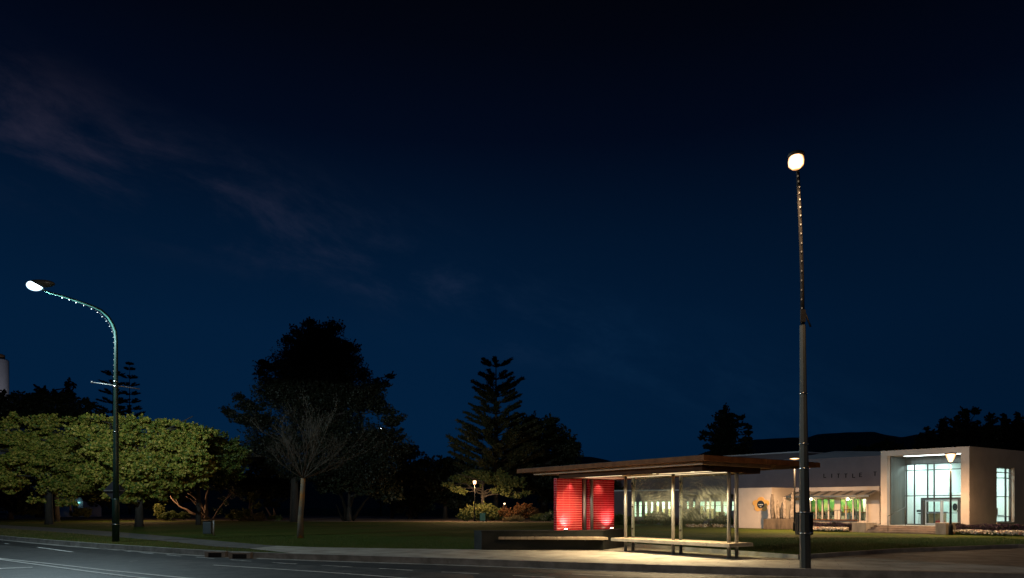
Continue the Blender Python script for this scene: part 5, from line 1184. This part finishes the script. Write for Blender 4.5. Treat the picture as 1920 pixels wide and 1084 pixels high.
# ------------------------------------------------------------------ sky
w = bpy.data.worlds.new('World'); S.world = w; w.use_nodes = True; nt = w.node_tree; bg = nt.nodes['Background']
sky = nd(nt, 'ShaderNodeTexSky', sky_type='NISHITA'); sky.sun_disc = False; sky.sun_elevation = math.radians(-3); sky.sun_rotation = math.radians(200)
tc = nd(nt, 'ShaderNodeTexCoord'); sx = nd(nt, 'ShaderNodeSeparateXYZ'); nt.links.new(tc.outputs['Generated'], sx.inputs[0])
rp_ = nd(nt, 'ShaderNodeValToRGB'); cr = rp_.color_ramp
stops = [(0, (.0007, .0120, .039)), (.10, (.0007, .0136, .0445)), (.24, (.0007, .0120, .0400)), (.36, (.0006, .0080, .0270)), (.47, (.0005, .0029, .0115)), (.56, (.0005, .0014, .0050)), (.62, (.0005, .0008, .0026)), (1, (.0003, .0005, .0014))]
cr.elements[0].position, cr.elements[0].color = stops[0][0], (*stops[0][1], 1); cr.elements[1].position, cr.elements[1].color = 1, (*stops[-1][1], 1)
for p, c in stops[1:-1]: e = cr.elements.new(p); e.color = (*c, 1)
nt.links.new(sx.outputs['Z'], rp_.inputs[0])
# thin cirrus in a band across the sky
nrm = Vector((-960, 1287, 727)).normalized().cross(Vector((-160, 1287, 432)).normalized()).normalized()
n1 = nd(nt, 'ShaderNodeTexNoise'); n1.inputs['Scale'].default_value = 1.0; n1.inputs['Detail'].default_value = 9; n1.inputs['Roughness'].default_value = .64; n1.inputs['Distortion'].default_value = .25
along = nrm.cross(Vector((-.3, .9, .3)).normalized()).normalized()
da = nd(nt, 'ShaderNodeVectorMath', operation='DOT_PRODUCT'); da.inputs[1].default_value = along; nt.links.new(tc.outputs['Generated'], da.inputs[0])
db = nd(nt, 'ShaderNodeVectorMath', operation='DOT_PRODUCT'); db.inputs[1].default_value = nrm; nt.links.new(tc.outputs['Generated'], db.inputs[0])
sa = nd(nt, 'ShaderNodeMath', operation='MULTIPLY'); sa.inputs[1].default_value = 6.0; nt.links.new(da.outputs['Value'], sa.inputs[0])
sb_ = nd(nt, 'ShaderNodeMath', operation='MULTIPLY'); sb_.inputs[1].default_value = 14; nt.links.new(db.outputs['Value'], sb_.inputs[0])
cx_ = nd(nt, 'ShaderNodeCombineXYZ'); nt.links.new(sa.outputs[0], cx_.inputs[0]); nt.links.new(sb_.outputs[0], cx_.inputs[1]); cx_.inputs[2].default_value = 3.7; nt.links.new(cx_.outputs[0], n1.inputs[0])
dp = nd(nt, 'ShaderNodeVectorMath', operation='DOT_PRODUCT'); dp.inputs[1].default_value = nrm; nt.links.new(tc.outputs['Generated'], dp.inputs[0])
ab = nd(nt, 'ShaderNodeMath', operation='ABSOLUTE'); nt.links.new(dp.outputs['Value'], ab.inputs[0])
mr = nd(nt, 'ShaderNodeMapRange', interpolation_type='SMOOTHSTEP'); mr.inputs['From Min'].default_value = .105; mr.inputs['From Max'].default_value = 0; nt.links.new(ab.outputs[0], mr.inputs['Value'])
cr2 = nd(nt, 'ShaderNodeMapRange', interpolation_type='SMOOTHSTEP'); cr2.inputs['From Min'].default_value = .42; cr2.inputs['From Max'].default_value = .76; nt.links.new(n1.outputs[0], cr2.inputs['Value'])
mm = nd(nt, 'ShaderNodeMath', operation='MULTIPLY'); nt.links.new(mr.outputs[0], mm.inputs[0]); nt.links.new(cr2.outputs[0], mm.inputs[1])
xl = nd(nt, 'ShaderNodeMapRange'); xl.inputs['From Min'].default_value = .15; xl.inputs['From Max'].default_value = -.55; nt.links.new(sx.outputs['X'], xl.inputs['Value'])
cc = nd(nt, 'ShaderNodeMix', data_type='RGBA'); cc.inputs[6].default_value = (.002, .006, .013, 1); cc.inputs[7].default_value = (.0160, .0115, .0160, 1); nt.links.new(xl.outputs[0], cc.inputs[0])
ad = nd(nt, 'ShaderNodeMix', data_type='RGBA', blend_type='ADD'); nt.links.new(mm.outputs[0], ad.inputs[0]); nt.links.new(rp_.outputs[0], ad.inputs[6]); nt.links.new(cc.outputs[2], ad.inputs[7])
# right side of the sky a little darker, as the dusk glow lies to the left
xd = nd(nt, 'ShaderNodeMapRange'); xd.inputs['From Min'].default_value = -.1; xd.inputs['From Max'].default_value = .62; xd.inputs['To Min'].default_value = 1.0; xd.inputs['To Max'].default_value = .62; nt.links.new(sx.outputs['X'], xd.inputs['Value'])
ml = nd(nt, 'ShaderNodeVectorMath', operation='SCALE'); nt.links.new(ad.outputs[2], ml.inputs[0]); nt.links.new(xd.outputs[0], ml.inputs['Scale'])
sk = nd(nt, 'ShaderNodeVectorMath', operation='MULTIPLY_ADD'); sk.inputs[1].default_value = (.002, .002, .002); nt.links.new(sky.outputs[0], sk.inputs[0]); nt.links.new(ml.outputs[0], sk.inputs[2])
nt.links.new(sk.outputs[0], bg.inputs[0]); bg.inputs[1].default_value = 1.0

# ------------------------------------------------------------------ camera and render
cam = bpy.data.cameras.new('camera'); co = bpy.data.objects.new('camera', cam); COL.objects.link(co)
co.location = (0, 0, EYE); co.rotation_euler = (math.radians(90), 0, 0)
cam.sensor_width = 36; cam.lens = 36*F/1920; cam.shift_y = (HY-542)/1920; cam.clip_start = .1; cam.clip_end = 20000
S.camera = co
S.render.engine = 'CYCLES'; cy = S.cycles
cy.use_denoising = True
try: cy.denoiser = 'OPENIMAGEDENOISE'
except Exception: pass
cy.max_bounces = 6; cy.diffuse_bounces = 3; cy.glossy_bounces = 3; cy.transmission_bounces = 4; cy.transparent_max_bounces = 16
cy.sample_clamp_indirect = 3; cy.caustics_reflective = False; cy.caustics_refractive = False; cy.use_light_tree = True
vs = S.view_settings; vs.view_transform = 'Standard'; vs.look = 'None'; vs.exposure = 0; vs.gamma = 1
